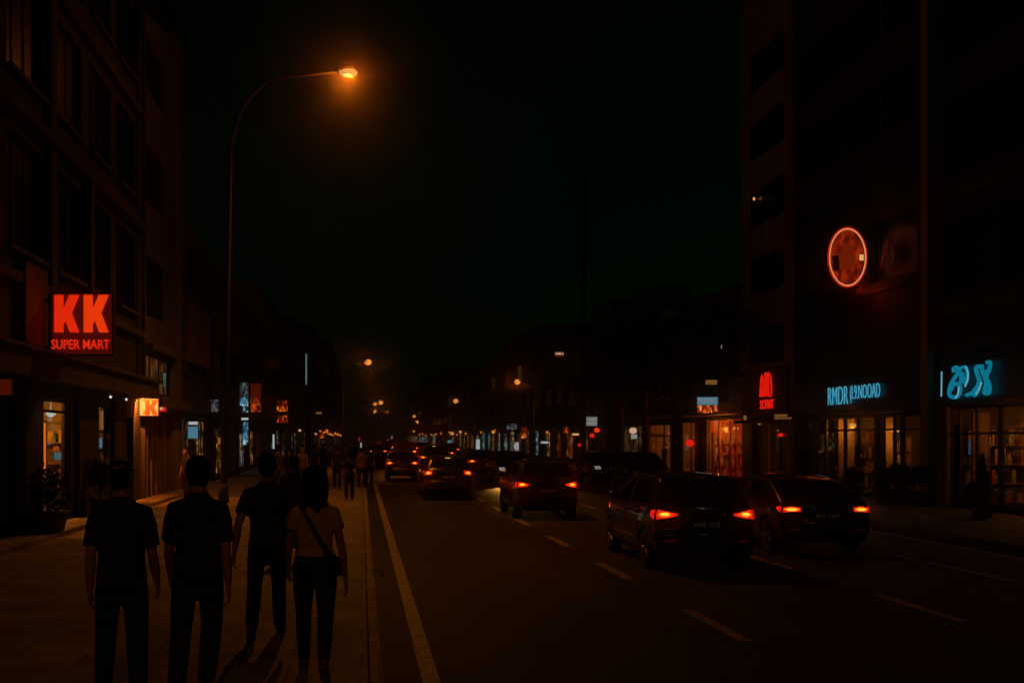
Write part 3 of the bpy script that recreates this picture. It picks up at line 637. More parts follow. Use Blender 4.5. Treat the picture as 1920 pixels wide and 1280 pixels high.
# ------------------------------------------------------------------ buildings
def building(label, side, Xf, y0, y1, ztop, wall, holes, ledges=(), depth=9., name='building', group=None):
    """side -1: left of the road (front faces +x), +1: right (front faces -x). a runs along the street, n out of the wall."""
    sg = -side
    root = thing(name, label, 'building', (Xf, (y0 + y1) / 2, 0), 0, group); yc = (y0 + y1) / 2
    w = lambda a, z, n: (sg * n, a - yc, z)
    def bx(mb, a0, a1, z0, z1, n0, n1): mb.box(min(sg * n0, sg * n1), max(sg * n0, sg * n1), a0 - yc, a1 - yc, z0, z1)
    A = sorted({y0, y1} | {h['a'][0] for h in holes} | {h['a'][1] for h in holes}); Z = sorted({PAVE, ztop} | {h['z'][0] for h in holes} | {h['z'][1] for h in holes})
    m = MB()
    for a0, a1 in zip(A, A[1:]):
        for z0, z1 in zip(Z, Z[1:]):
            ca, cz = (a0 + a1) / 2, (z0 + z1) / 2
            if any(h['a'][0] < ca < h['a'][1] and h['z'][0] < cz < h['z'][1] for h in holes): continue
            m.quad(w(a0, z0, 0), w(a1, z0, 0), w(a1, z1, 0), w(a0, z1, 0))
    for h in holes:
        (a0, a1), (z0, z1) = h['a'], h['z']; d = -h.get('rev', .22)
        m.quad(w(a0, z0, 0), w(a0, z1, 0), w(a0, z1, d), w(a0, z0, d)); m.quad(w(a1, z0, 0), w(a1, z1, 0), w(a1, z1, d), w(a1, z0, d))
        m.quad(w(a0, z0, 0), w(a1, z0, 0), w(a1, z0, d), w(a0, z0, d)); m.quad(w(a0, z1, 0), w(a1, z1, 0), w(a1, z1, d), w(a0, z1, d))
    for a in (y0, y1): m.quad(w(a, PAVE, 0), w(a, PAVE, -depth), w(a, ztop, -depth), w(a, ztop, 0))
    m.quad(w(y0, PAVE, -depth), w(y1, PAVE, -depth), w(y1, ztop, -depth), w(y0, ztop, -depth))
    m.quad(w(y0, ztop, 0), w(y1, ztop, 0), w(y1, ztop, -depth), w(y0, ztop, -depth))
    m.build('wall', MATS[wall], root, recalc=False)
    for h in holes:
        (a0, a1), (z0, z1) = h['a'], h['z']; k = h.get('kind', 'window')
        fm = MATS[h.get('frame', 'frame_dark')]
        f = MB(); t = h.get('t', .06); nf = -.13 if k != 'shutter' else -.06
        if k in ('window', 'shop', 'lit'):
            n0, n1 = nf - .06, nf
            bx(f, a0, a0 + t, z0, z1, n0, n1); bx(f, a1 - t, a1, z0, z1, n0, n1)
            bx(f, a0 + t, a1 - t, z0, z0 + t, n0, n1); bx(f, a0 + t, a1 - t, z1 - t, z1, n0, n1)
            for c in h.get('mull', [a0 + (a1 - a0) * (i + 1) / h.get('cols', 1) for i in range(h.get('cols', 1) - 1)]):
                cw = .035
                if hasattr(c, '__len__'): c, cw = c
                bx(f, c - cw, c + cw, z0 + t, z1 - t, n0 + .004, n1 + .006)
            for c in h.get('trans', []): bx(f, a0 + t, a1 - t, c - .03, c + .03, n0 + .008, n1 - .004)
            nm = {'window': 'window', 'lit': 'window', 'shop': 'shop_window'}[k]
            fo = f.build(nm, fm, root)
            p = MB(); p.box(min(sg * (nf - .045), sg * (nf - .03)), max(sg * (nf - .045), sg * (nf - .03)), a0 + .02 - yc, a1 - .02 - yc, z0 + .02, z1 - .02)
            p.build('pane', MATS[h.get('pane', {'window': 'pane_dark', 'lit': 'lit_warm', 'shop': 'shop_glass'}[k])], fo)
            if h.get('sill'):
                s_ = MB(); bx(s_, a0 - .08, a1 + .08, z0 - .09, z0 - .005, .003, .14); s_.build('sill', MATS['trim'], fo)
        elif k == 'shutter':
            for i in range(int((z1 - z0) / .09)): bx(f, a0 + .01, a1 - .01, z0 + i * .09, z0 + i * .09 + .075, -.1, -.06 - (i % 2) * .002)
            bx(f, a0, a1, z0, z1, -.14, -.105); f.build('shutter', fm, root)
        if k == 'shop' or h.get('room'):
            if h.get('room') is not False:
                ra0, ra1, dp, zc, rm = h.get('room') or (a0 - .3, a1 + .3, 4., z1 + .1, 'room_dim')
                r = MB(); n0 = -.225
                r.quad(w(ra0, PAVE + .01, n0), w(ra1, PAVE + .01, n0), w(ra1, PAVE + .01, -dp), w(ra0, PAVE + .01, -dp))
                r.quad(w(ra0, zc, n0), w(ra1, zc, n0), w(ra1, zc, -dp), w(ra0, zc, -dp))
                r.quad(w(ra0, PAVE, -dp), w(ra1, PAVE, -dp), w(ra1, zc, -dp), w(ra0, zc, -dp))
                for a in (ra0, ra1): r.quad(w(a, PAVE, n0), w(a, zc, n0), w(a, zc, -dp), w(a, PAVE, -dp))
                ro = r.build('shop_interior', MATS[rm], root, recalc=False)
                for (la, ln, lz, pw, col) in h.get('lights', ()):
                    g = MB(); g.ell(w(la, lz, -ln), (.12, .12, .08), 12, 8); g.tube([w(la, lz + .05, -ln), w(la, zc, -ln)], .008, 5)
                    lo = g.build('ceiling_lamp', MATS['lamp_warm' if col[2] < .5 else 'lamp_white'], ro, True)
                    p = w(la, lz, -ln); lamp('POINT', 'lamp_light', lo, (p[0], p[1], p[2] - .14), pw * 5, col, .05)
    for l in ledges:
        a0, a1, z0, z1, n1 = l[:5]; b = MB(); bx(b, a0, a1, z0, z1, .003, n1); b.build(l[6] if len(l) > 6 else 'ledge', MATS[l[5] if len(l) > 5 else 'trim'], root)
    return root, w, bx
WARM = (1., .29, .022); COOL = (.55, .95, 1.); REDL = (1., .10, .012)
def H(a0, a1, z0, z1, kind='window', **k): return dict(a=(a0, a1), z=(z0, z1), kind=kind, **k)

# left: dark block with the big red sign
fl = [(5.6, 7.75), (8.9, 11.0), (12.2, 14.3), (15.5, 17.6)]
L1h = [H(a0, a1, z0, z1, cols=c, sill=True) for z0, z1 in fl for a0, a1, c in ((17.4, 19.9, 2), (20.7, 23.0, 3), (23.9, 26.2, 3), (27.0, 29.3, 3), (30.0, 32.4, 3))]
L1h += [H(22.75, 25.3, .26, 2.86, 'shop', mull=[(22.83, .03)], trans=[2.6], room=(22.0, 30.4, 4.2, 3.0, 'room_dim'), lights=[(24.9, 1.0, 2.72, 22, WARM), (27.4, 2.2, 2.7, 40, WARM), (28.9, .9, 2.6, 30, WARM), (26.2, .7, 2.6, .6, COOL)]),
        H(27.75, 29.1, .9, 2.86, 'shop', room=False, trans=[2.2, 1.7], mull=[28.5]),
        H(30.9, 32.2, .26, 2.6, 'window', cols=2), H(18.2, 20.62, .5, 2.7, 'lit', pane='lit_dim')]
L1, wL1, bL1 = building('dark multi-storey shophouse on the left with a glass shopfront beneath the big red sign', -1, -6.5, 14, 33.3, 21, 'wall_dark', L1h,
    ledges=[(14, 33.2, 3.16, 3.62, .55, 'wall_brown', 'fascia'), (14, 33.25, 3.625, 3.70, .65, 'trim', 'ledge'), (14, 33.25, 8.05, 8.25, .22, 'wall_brown'), (14, 33.25, 4.95, 5.12, .16, 'wall_brown'), (14, 33.25, 11.3, 11.5, .18, 'wall_brown'),
            (23.25, 23.65, 3.71, 21, .14, 'wall_brown', 'pilaster'), (26.4, 26.7, 5.13, 8.04, .2, 'wall_brown', 'pilaster'), (25.6, 27.4, .15, 3.155, .12, 'wall_dark', 'pillar'), (20.9, 22.05, .15, 3.155, .3, 'wall_dark', 'pillar'), (29.3, 30.7, .15, 3.155, .12, 'wall_dark', 'pillar')])
L2h = [H(33.9, 37.6, z0, z1, cols=2) for z0, z1 in ((5.75, 7.6), (9.2, 10.95), (12.6, 14.3), (15.9, 17.6))]
L2h += [H(33.8, 38.6, 3.42, 4.62, 'lit', pane='lit_bay', cols=3), H(33.7, 37.6, .26, 2.62, 'shop', cols=4, room=(33.5, 39.3, 3.2, 2.9, 'room_warm'), lights=[(36.2, 1.6, 2.6, 3, (1., .26, .05))])]
L2, wL2, bL2 = building('narrow beige-panelled building end with an upright bare pilaster, left of the tall lamp', -1, -6.5, 33.35, 39.6, 20, 'wall_beige', L2h,
    ledges=[(38.35, 39.55, 2.95, 20, .22, 'wall_beige', 'pilaster'), (33.4, 33.62, .15, 20, .10, 'wall_brown', 'pilaster'), (37.95, 39.55, .15, 2.945, .22, 'wall_ochre', 'pillar'), (33.4, 39.5, 2.95, 3.2, .6, 'wall_brown', 'awning'), (33.65, 38.3, 4.7, 4.85, .3, 'trim')])
for i, a in enumerate((33.75, 34.5, 35.3, 36.05, 36.9)):
    b = MB(); b.box(.004, .10, a - 36.475, a + .16 - 36.475, PAVE, 2.94); b.build('upright_fin', MATS['wall_ochre'], L2)
L3, wL3, bL3 = building('dark recessed shophouse just behind the tall street lamp', -1, -6.6, 39.65, 48.7, 10.2, 'wall_brown',
    [H(40.2 + 2.8 * i, 42.4 + 2.8 * i, z0, z0 + 1.7, cols=2, sill=True) for i in range(3) for z0 in (7.6, 4.5)] + [H(40.2, 44.2, .3, 2.75, 'lit', pane='lit_dim', cols=4), H(45.0, 48.3, .3, 2.75, 'lit', pane='lit_warm', cols=4, trans=[2.2])],
    ledges=[(39.7, 48.65, 3.0, 3.5, .5, 'wall_dark', 'fascia'), (42.7, 47.8, 4.85, 7.1, .22, 'wall_ochre', 'blank_panel')])
def row(label, side, Xf, y0, y1, ztop, wall, seed, lit=('lit_warm', 'lit_mixed', 'lit_dim', 'lit_cyan'), bays=None, litup=.04, fascia='wall_dark'):
    r = random.Random(seed); n = bays or max(2, int((y1 - y0) / 5)); bw = (y1 - y0) / n; hs = []
    for i in range(n):
        a0 = y0 + i * bw
        if r.random() < .2: hs.append(H(a0 + .35, a0 + bw - .35, .2, 2.7, 'shutter')); continue
        hs.append(H(a0 + .35 + r.random() * bw * .25, a0 + bw - .35 - r.random() * bw * .25, .35, 2.7 - r.random() * .4, 'lit', pane=r.choice(lit), cols=r.choice((3, 4, 5)), trans=[2.15] if r.random() < .6 else []))
    nf = int((ztop - 4.4) / 3.1)
    for f in range(nf):
        for i in range(n):
            a0 = y0 + i * bw; z0 = 4.6 + 3.1 * f
            hs.append(H(a0 + .8, a0 + bw - .8, z0, z0 + 1.6, 'lit' if r.random() < litup else 'window', pane='lit_dim' if r.random() < .5 else 'pane_dark', cols=2))
    hs = [dict(h, pane='pane_dark') if h['kind'] == 'window' else h for h in hs]
    return building(label, side, Xf, y0, y1, ztop, wall, hs, ledges=[(y0 + .05, y1 - .05, 3.0, 3.55, .7, fascia, 'awning'), (y0, y1, ztop - .3, ztop + .01, .2, 'trim', 'cornice')])
row('low shophouse carrying the tall blue-white and red light boxes, left side', -1, -6.45, 48.75, 69, 9.5, 'wall_dark', 3, ('lit_cyan', 'lit_mixed', 'lit_warm'), 4)
row('three-storey ochre shophouse behind the orange lantern sign, left side', -1, -6.55, 69.05, 103, 11.5, 'wall_ochre', 5, ('lit_mixed', 'lit_warm', 'lit_red'), 6)
row('long grey shophouse row beyond the white light pylon, left side', -1, -6.5, 103.1, 150, 13, 'wall_grey', 8, bays=8, litup=.15)
row('distant brown block on the left, with the most lit upper windows', -1, -6.6, 150.1, 230, 17, 'wall_brown', 11, ('lit_warm', 'lit_mixed', 'lit_red'), bays=10, litup=.22)
row('far dark block closing the left side of the street', -1, -6.4, 230.2, 400, 22, 'wall_dark', 14, bays=12, litup=.12)

# right
R1h = [H(23.6, 31.0, .3, 2.86, 'shop', mull=[25.4, (28.55, .10), (29.66, .05), (30.5, .05)], trans=[2.15], room=(22.6, 31.5, 5.2, 3.0, 'room_warm'), lights=[(29.9, 1.7, 2.35, 5, WARM), (28.2, 1.2, 2.62, 2.4, WARM), (30.6, 3.4, 2.6, 1.6, WARM), (25.2, 2.4, 2.6, 3, WARM)])]
R1h += [H(a, a + 2.6, z, z + 2.0, cols=2) for z in (5.9, 9.1, 12.3, 15.5) for a in (22.8, 25.8, 28.5)]
building('dark corner building at the right edge under the thick blue-green neon letters', 1, 16., 20, 31.4, 21, 'wall_dark', R1h,
    ledges=[(20, 31.35, 3.03, 4.42, .12, 'black_board', 'sign_board'), (20, 31.35, 4.43, 4.52, .24, 'wall_brown'), (20, 31.35, 2.9, 3.02, .2, 'wall_brown'), (30.72, 31.3, .15, 2.88, .10, 'wall_ochre', 'pillar'), (21, 31.35, 5.3, 5.6, .1, 'wall_brown'), (21, 31.35, 8.4, 8.7, .1, 'wall_brown')])
R2h = [H(32.1, 41.1, .3, 2.72, 'shop', frame='frame_dark', mull=[(33.75, .10), (34.25, .06), (34.95, .05), (35.3, .20), (36.75, .05), (37.75, .08), (39.3, .08), (40.3, .24)], trans=[2.28], room=(31.9, 41.5, 5., 2.9, 'room_dim'),
          lights=[(35.5, .75, 2.25, 9, WARM), (38.45, .7, 2.45, 9, WARM), (33.6, 2.4, 2.5, 3., WARM), (40.4, 2.6, 2.5, 2., WARM)])]
R2h += [H(a, a + 2.1, z, z + 1.75, cols=2) for z in (5.4, 8.35, 11.3, 14.2) for a in (32.6, 35.0, 37.4, 39.6) if not (z < 9 and a in (32.6, 35.0))]
R2h += [H(32.6, 36.8, 6.85, 8.75, cols=2, mull=[35.2])]
R2, wR2, bR2 = building('dark wide-fronted building beneath the oval red neon sign', 1, 16., 31.85, 41.8, 21, 'wall_brown', R2h,
    ledges=[(31.9, 41.7, 2.98, 3.92, .12, 'black_board', 'sign_board'), (31.9, 41.7, 3.93, 4.0, .22, 'wall_brown'), (31.9, 41.7, 2.80, 2.97, .3, 'wall_brown'), (31.9, 36.8, 6.5, 6.78, .10, 'wall_brown'), (31.9, 41.7, 10.3, 10.6, .08, 'wall_brown')])
p = thing('pilaster', 'tall bare beige wall rib rising between the two neon shopfronts on the right', 'column', (16, 31.62, 0))
m = MB(); m.box(-.28, 0, -.2, .2, PAVE, 21); m.build('shaft', MATS['wall_cream'], p); m = MB(); m.box(-.34, .02, -.23, .23, PAVE, .55); m.build('plinth', MATS['wall_grey'], p)
R3h = [H(42.5, 46.6, z, z + 1.5, cols=3) for z in (4.95, 7.75, 10.5, 13.25, 16.)]
R3h += [H(42.3, 44.2, .3, 2.6, 'shop', mull=[43.3], room=(42.1, 46.6, 4., 2.8, 'room_dim'), lights=[(43.4, 1.2, 2.3, 2.5, WARM)]), H(45.0, 46.4, .3, 2.6, 'window', cols=1)]
building('beige ribbed building with stacked ribbon windows above the red letters', 1, 15.9, 41.85, 47.2, 21, 'wall_cream', R3h,
    ledges=[(41.95, 42.3, 4.8, 21, .09, 'wall_cream', 'pilaster'), (46.8, 47.1, 4.8, 21, .09, 'wall_cream', 'pilaster'), (41.9, 47.15, 2.75, 4.75, .05, 'wall_dark', 'fascia'), (42, 47.1, 2.6, 2.74, .4, 'wall_brown')])
R4h = [H(47.7, 52.6, .3, 2.86, 'shop', frame='frame_wood', mull=[(48.9, .05), (49.6, .08), (51.2, .10)], room=(47.5, 53.2, 3.8, 3.0, 'room_red'), lights=[(51.4, .5, 2.45, 14, (1., .25, .03)), (50.3, .6, 2.45, 14, (1., .25, .03)), (48.4, 1.2, 2.4, 30, REDL)]),
       H(52.9, 54.0, .2, 2.5, 'window'), H(54.5, 57.2, .3, 2.8, 'shop', frame='frame_wood', mull=[55.6], room=(54.3, 57.5, 3., 2.95, 'room_warm'), lights=[(55.6, .8, 2.4, 7, WARM)])]
R4h += [H(48 + 3 * i, 49.9 + 3 * i, z, z + 1.5, cols=2) for i in range(3) for z in (4.7,)]
building('red-lit shophouse with twin warm lamps, right of the thick dark tree trunk', 1, 16.05, 47.3, 57.6, 8.6, 'wall_brown', R4h,
    ledges=[(47.35, 57.5, 3.02, 3.16, .7, 'wall_ochre', 'awning'), (47.35, 57.5, 4.1, 4.3, .15, 'trim'), (49.6, 50.2, 4.31, 8.6, .12, 'wall_ochre', 'pilaster')])
R5h = [H(58.3, 62.9, .3, 2.75, 'shop', frame='frame_wood', mull=[60.0, 61.6], trans=[2.1], room=(58.0, 63.3, 3.4, 2.9, 'room_warm'), lights=[(60.4, .9, 2.3, 6, WARM), (62., 1.8, 2.4, 6, WARM)]),
       H(64.2, 70.6, .3, 2.7, 'lit', pane='lit_dim', cols=5)] + [H(59 + 3.6 * i, 61.4 + 3.6 * i, z, z + 1.6, cols=2) for i in range(4) for z in (4.8,)]
building('dim shophouse between the two dark tree trunks, right side', 1, 15.9, 57.7, 73.5, 8.2, 'wall_dark', R5h, ledges=[(57.8, 73.4, 2.98, 3.3, .7, 'wall_brown', 'awning')])
row('low ochre shophouse beyond the tall bare mast, right side', 1, 16., 73.6, 100, 9, 'wall_ochre', 21, ('lit_warm', 'lit_dim', 'lit_warm', 'lit_red'), 5)
row('grey three-storey row behind the far right-hand street lamp', 1, 15.9, 100.1, 140, 12, 'wall_grey', 23, ('lit_warm', 'lit_mixed', 'lit_cyan', 'lit_dim'), 7, .12)
row('distant brown shop row with blue-green lit windows, right side', 1, 16.1, 140.1, 210, 11, 'wall_brown', 27, ('lit_cyan', 'lit_mixed', 'lit_warm'), 10, .12)
row('far dark block closing the right side of the street', 1, 16., 210.2, 400, 15, 'wall_dark', 31, bays=12, litup=.1)
tw, _, _ = building('distant tower with a single cyan-lit window high above the traffic', 1, 28., 440, 460, 26, 'wall_dark', [H(444, 447, 18.5, 22., 'window')], name='tower')
m = MB(); m.box(-5.5, -.1, -10.15, -10.003, 0, 26); m.box(-4, -3.2, -10.5, -10.16, 0, 26); m.build('front_wall', MATS['wall_dark'], tw)
m = MB(); m.box(-2.5, -1.4, -10.2, -10.153, 18.6, 21.4); m.build('lit_window', MATS['cyan_dim'], tw)

# goods on shelves inside the shops that can be looked into
def shelf(label, X, Y, w, h, seed, name='shelf_rack', d=.35, group='shop shelves behind glass'):
    t = thing(name, label, 'shelf', (X, Y, PAVE + .01), 0, group); r = random.Random(seed)
    m = MB(); n = 5
    for s_ in (-1, 1): m.box(s_ * w / 2 - .02, s_ * w / 2 + .02, -d / 2, d / 2, 0, h)
    for i in range(n): m.box(-w / 2 + .02, w / 2 - .02, -d / 2, d / 2, .08 + (h - .1) * i / (n - 1) - .015, .08 + (h - .1) * i / (n - 1) + .015)
    m.build('rack', MATS['wood'], t)
    for g in range(6):
        q = MB()
        for i in range(n - 1):
            x = -w / 2 + .05
            while x < w / 2 - .12:
                bw, bh = r.uniform(.06, .16), r.uniform(.12, (h - .1) / (n - 1) - .08)
                if r.randrange(6) == g: z = .08 + (h - .1) * i / (n - 1) + .016; q.box(x, x + bw, -d / 2 + r.uniform(.0, .06), d / 2 - .05, z, z + bh)
                x += bw + r.uniform(.01, .05)
        if q.v: o = q.build('goods', MATS['goods%d' % g], t); o['kind'] = 'stuff'
def partition(label, X, Y, w, h, mat='wall_ochre'):
    t = thing('partition', label, 'partition', (X, Y, PAVE + .012), 0, 'upright boards behind the shop glass')
    m = MB(); m.box(-w / 2, w / 2, -.03, .03, 0, h); m.build('board', MATS[mat], t)
    m = MB(); m.box(-w / 2 - .03, -w / 2, -.045, .045, 0, h); m.box(w / 2, w / 2 + .03, -.045, .045, 0, h); m.box(-w / 2, w / 2, -.045, .045, h, h + .05); m.build('edge', MATS['frame_wood'], t)
partition('light-catching board added behind the glass, first from the beige wall rib', 16.72, 36.1, .62, 2.5)  # board added to catch the shop lamp as a bright strip
partition('light-catching board added behind the glass, left of the leafy pots', 16.75, 39.1, .5, 2.55)  # second added board, shows the nearby lamp as a hot patch
partition('grey draped board behind the glass beside the door under the thin blue letters', 16.6, 40.25, .42, 2.5, 'wall_grey')
partition('ochre board just inside the shop at the right edge', 16.75, 30.6, .4, 2.5)
shelf('tall goods shelf at the back of the glass shopfront beneath the red sign', -8.1, 30.1, 2.4, 2.3, 1)
shelf('low goods shelf just inside the left shop door', -7.6, 27.2, 1.3, 1.3, 2)
shelf('goods shelf at the far wall of the shop at the right edge', 17.6, 31.2, 2.2, 2.2, 3)
shelf('goods shelf in the middle of the shop at the right edge', 18.8, 28.3, 1.6, 1.7, 4)
shelf('tall shelf at the far wall of the shop under the thin blue neon letters', 17.7, 41.1, 2.4, 2.2, 5)
shelf('shelf by the first pillar of the shop under the thin blue neon letters', 17.1, 36.4, 1.0, 1.9, 6)
shelf('shelf at the end wall of the red-lit shop', 17.3, 52.8, 1.8, 2.1, 7)
def panel(label, name, cat, mat, x0, x1, y, z0, z1, d=.04, group=None, frame='dark_metal'):
    t = thing(name, label, cat, ((x0 + x1) / 2, y, (z0 + z1) / 2), 0, group); w, h = (x1 - x0) / 2, (z1 - z0) / 2
    m = MB(); m.box(-w, w, -d / 2, d / 2, -h, h); m.build('housing', MATS[frame], t)
    m = MB(); m.box(-w + .02, w - .02, -d / 2 - .006, -d / 2 - .001, -h + .02, h - .02); m.build('face', MATS[mat], t)
    return t
for lab, mt, x0, x1, y, z0, z1 in (('small cyan poster high inside the left glass shopfront', 'screen_blue', -7.35, -7.12, 29.3, 2.1, 2.5), ('small cyan poster low inside the left glass shopfront', 'screen_blue', -7.9, -7.5, 29.0, 1.45, 1.68),
        ('pinkish poster inside the left glass shopfront', 'lit_mixed', -7.6, -7.2, 29.2, 1.65, 2.15), ('pale poster in the narrow shop window left of the cropped-hair man', 'screen_blue', -6.78, -6.62, 28.95, 1.75, 2.05), ('cream poster near the top of the narrow left shop window', 'amber_text', -6.8, -6.6, 29.0, 2.2, 2.75),
        ('grey-blue framed picture behind the right-edge shop glass', 'blue_soft', 16.6, 16.95, 31.0, 1.55, 1.95), ('pale notice behind the shop glass under the thin blue neon letters', 'blue_soft', 16.25, 16.42, 34.6, 1.95, 2.2)):
    panel(lab, 'poster', 'poster', mt, x0, x1, y, z0, z1)

# ------------------------------------------------------------------ signs
FACE = lambda dy: (lambda u, v, n: (u, -dy - n, v))             # lettering on a face that looks at the camera
t = thing('hanging_sign', 'large square red-lit hanging sign reading KK SUPER MART on the left wall', 'sign', (PX(156.5, 22.6), 22.6, PZ(608, 22.6)))
t.scale = (.95, .95, .95)
m = MB(); m.box(-.655, .655, -.11, .11, -.665, .665); m.build('housing', MATS['red_frame'], t)
m = MB(); m.box(-.62, .62, -.118, -.112, -.63, .63); m.build('face', MATS['red_face'], t)
Kp = [(-.5, -.5), (-.5, .5), (-.14, .5), (-.14, .12), (.10, .5), (.5, .5), (.20, .02), (.5, -.5), (.12, -.5), (-.06, -.18), (-.14, -.29), (-.14, -.5)]
for cx, mt in ((-.315, 'red_letter'), (.30, 'red_letter_hot')):
    m = MB(); m.prism([(cx + u * .52, .21 + v * .78) for u, v in Kp], .035, FACE(.119)); m.build('letter', MATS[mt], t)
text('lettering', 'SUPER MART', MATS['red_letter'], t, lambda u, v, n: (u - .03, -.135 - n, v - .43), 1.22, .20, .012, .012)
m = MB(); m.box(-.80, -.655, -.03, .03, .45, .53); m.box(-.80, -.655, -.03, .03, -.53, -.45); m.build('bracket', MATS['dark_metal'], t)
t = thing('wall_panel', 'blank upright wall panel beside the big red sign, glowing red from it', 'panel', (-6.36, 22.0, 4.6))
m = MB(); m.box(-.13, .05, -.75, .75, -.78, .78); m.build('board', MATS['wall_ochre'], t); m = MB()
for q in (-.78, .76): m.box(.052, .07, -.75, .75, q, q + .02)
m.build('rim', MATS['trim'], t)

t = thing('light_box', 'small cream light box with a red letter over the upright fins, left side', 'sign', (-6.2, 33.1, 2.92))
m = MB(); m.box(-.29, .27, -.09, .09, -.26, .26); m.build('housing', MATS['red_frame'], t); m = MB(); m.box(-.27, .25, -.097, -.092, -.24, .24); m.build('face', MATS['cream'], t)
m = MB(); m.prism([(.07 + u * .36, -.02 + v * .42) for u, v in Kp], .012, FACE(.098)); m.build('letter', MATS['orange_deep'], t)
m = MB(); m.box(-.17, .25, -.101, -.0985, .17, .225); m.box(-.17, -.10, -.101, -.0985, -.22, -.10); m.build('stripe', MATS['orange'], t)
m = MB(); m.tube([(-.1, -.1, .27), (-.1, -.45, .40), (-.1, -.55, .33)], .012, 6); m.ell((-.1, -.57, .30), (.06, .06, .04)); lo = m.build('added_fin_lamp', MATS['dark_metal'], t, True)  # fixture added to throw orange light on the upright fins
lamp('SPOT', 'lamp_light', lo, (-.1, -.62, .24), 560, (1., .20, .02), .04, 150, (R(40), 0, 0))
t = thing('light_box', 'small red light box with a white plate beside the cream one, left side', 'sign', (-6.12, 34.2, 2.93))
m = MB(); m.box(-.18, .19, -.08, .08, -.11, .12); m.build('housing', MATS['red_neon'], t); m = MB(); m.box(-.15, .12, -.09, -.082, -.055, .06); m.build('plate', MATS['pink_white'], t)
t = thing('neon_tube', 'orange upright neon strip on the jamb of the left glass shopfront', 'light', (-6.42, 22.86, 1.72))
m = MB(); m.tube([(0, -.03, -.58), (0, -.03, .62)], .045, 8); m.build('tube', MATS['orange_strip'], t, True); m = MB(); m.box(-.05, .04, 0.02, .06, -.62, .66); m.build('backing', MATS['dark_metal'], t)
t = thing('light_box', 'dim red light box at the very left edge over the pavement', 'sign', (-6.15, 20.2, 2.96)); m = MB(); m.box(-.35, -.06, -.06, .06, -.18, .14); m.build('housing', MATS['red_frame'], t); m = MB(); m.box(-.33, -.08, -.068, -.062, -.16, .12); m.build('face', MATS['red_soft'], t)
for i, (px, Y) in enumerate(((162, 27.0), (197, 28.8))):
    t = thing('spotlight', ('first white spotlight under the awning left of the cropped-hair man', 'second white spotlight under the awning, nearer the fins')[i], 'spotlight', (-5.98, Y, 3.1), 0, 'spotlights under the left awning')
    m = MB(); m.tube([(0, 0, .05), (0, 0, -.02)], .03, 8); m.tube([(0, .03, -.03), (0, -.05, -.09)], .04, 8); m.build('can', MATS['dark_metal'], t); m = MB(); m.ell((0, -.06, -.095), (.035, .03, .035), 8, 6); m.build('bulb', MATS['lamp_white'], t, True)
def blade(label, mat, px0, px1, py0, py1, Y, d=.16, name='light_box', txt=None, tm='white_text', bottom=None, frame='dark_metal', hook=True):
    """A lit sign board that sticks out of a house front and faces up the street."""
    x0, x1, z1, z0 = PX(px0, Y), PX(px1, Y), PZ(py0, Y), PZ(py1, Y)
    t = thing(name, label, 'sign', ((x0 + x1) / 2, Y, (z0 + z1) / 2)); w, h = (x1 - x0) / 2, (z1 - z0) / 2
    m = MB(); m.box(-w, w, -d / 2, d / 2, -h, h); m.build('housing', MATS[frame], t)
    e = min(.03, w * .12); m = MB(); m.box(-w + e, w - e, -d / 2 - .006, -d / 2 - .001, (-h + e) if not bottom else 0, h - e); m.build('face', MATS[mat], t)
    if bottom: m = MB(); m.box(-w + e, w - e, -d / 2 - .006, -d / 2 - .001, -h + e, -.01); m.build('lower_face', MATS[bottom], t)
    if txt:
        n = len(txt)
        for i, s_ in enumerate(txt):
            hh = (2 * h if not bottom else h) * .8 / n; zc = (h - (2 * h if not bottom else h) * (i + .5) / n)
            text('lettering', s_, MATS[tm], t, lambda u, v, q, zc=zc: (u, -d / 2 - .008 - q, v + zc), 2 * w * .82, hh * .72, .004, .004)
    if hook == 'post':
        m = MB(); m.tube([(0, .1, -(z0 + z1) / 2 + PAVE), (0, .1, h)], .05, 8); m.build('post', MATS['dark_metal'], t)
    elif hook:
        sg = -1 if (x0 + x1) / 2 < 0 else 1; wx = (-6.45 if sg < 0 else 16.0) - (x0 + x1) / 2
        if abs(wx) > w: m = MB(); m.box(min(sg * w, wx), max(sg * w, wx), -.025, .025, h * .5, h * .5 + .05); m.build('bracket', MATS['dark_metal'], t)
    return t
blade('white and blue lit screen on the wall behind the tall lamp pole', 'screen_white', 353, 373, 789, 797, 43, bottom=None, name='screen')
blade('blue lit menu screen beneath the white strip behind the tall lamp pole', 'screen_blue', 352, 373, 798, 823, 43, name='screen')
blade('dim violet-grey sign board left of the tall lamp pole', 'sign_grey', 391, 411, 748, 773, 46)
blade('tall streaky blue-white light box, leftmost of the pair beyond the lamp', 'sign_grey', 449, 467, 716, 774, 55, bottom='sign_blue')
blade('tall red light box, dark above and bright below, beyond the lamp', 'red_soft', 469, 491, 718, 773, 58, bottom='sign_red')
blade('white and teal shop light over the blue-lit doorway, left side', 'screen_white', 452, 467, 782, 788, 54)
blade('bright cyan upright window sign under the blue-white light box', 'sign_blue', 455, 466, 790, 834, 54.5, d=.08)
blade('grey unlit sign board hung high beyond the lamp', 'wall_grey', 476, 493, 655, 717, 62)
blade('dull red high sign board over the orange sign, left side', 'goods0', 500, 524, 671, 692, 70)
blade('brown upright sign board left of the orange lantern sign', 'wall_ochre', 499, 518, 740, 790, 70)
blade('square glowing orange-red sign, left side', 'sign_red', 519, 540, 750, 772, 72, bottom='sign_orange')
blade('lower orange-red sign with amber flecks, left side', 'sign_orange', 519, 541, 778, 793, 73, bottom='sign_red')
blade('narrow white upright light strip above the heads of the crowd', 'screen_white', 511, 515, 814, 841, 74, d=.08)
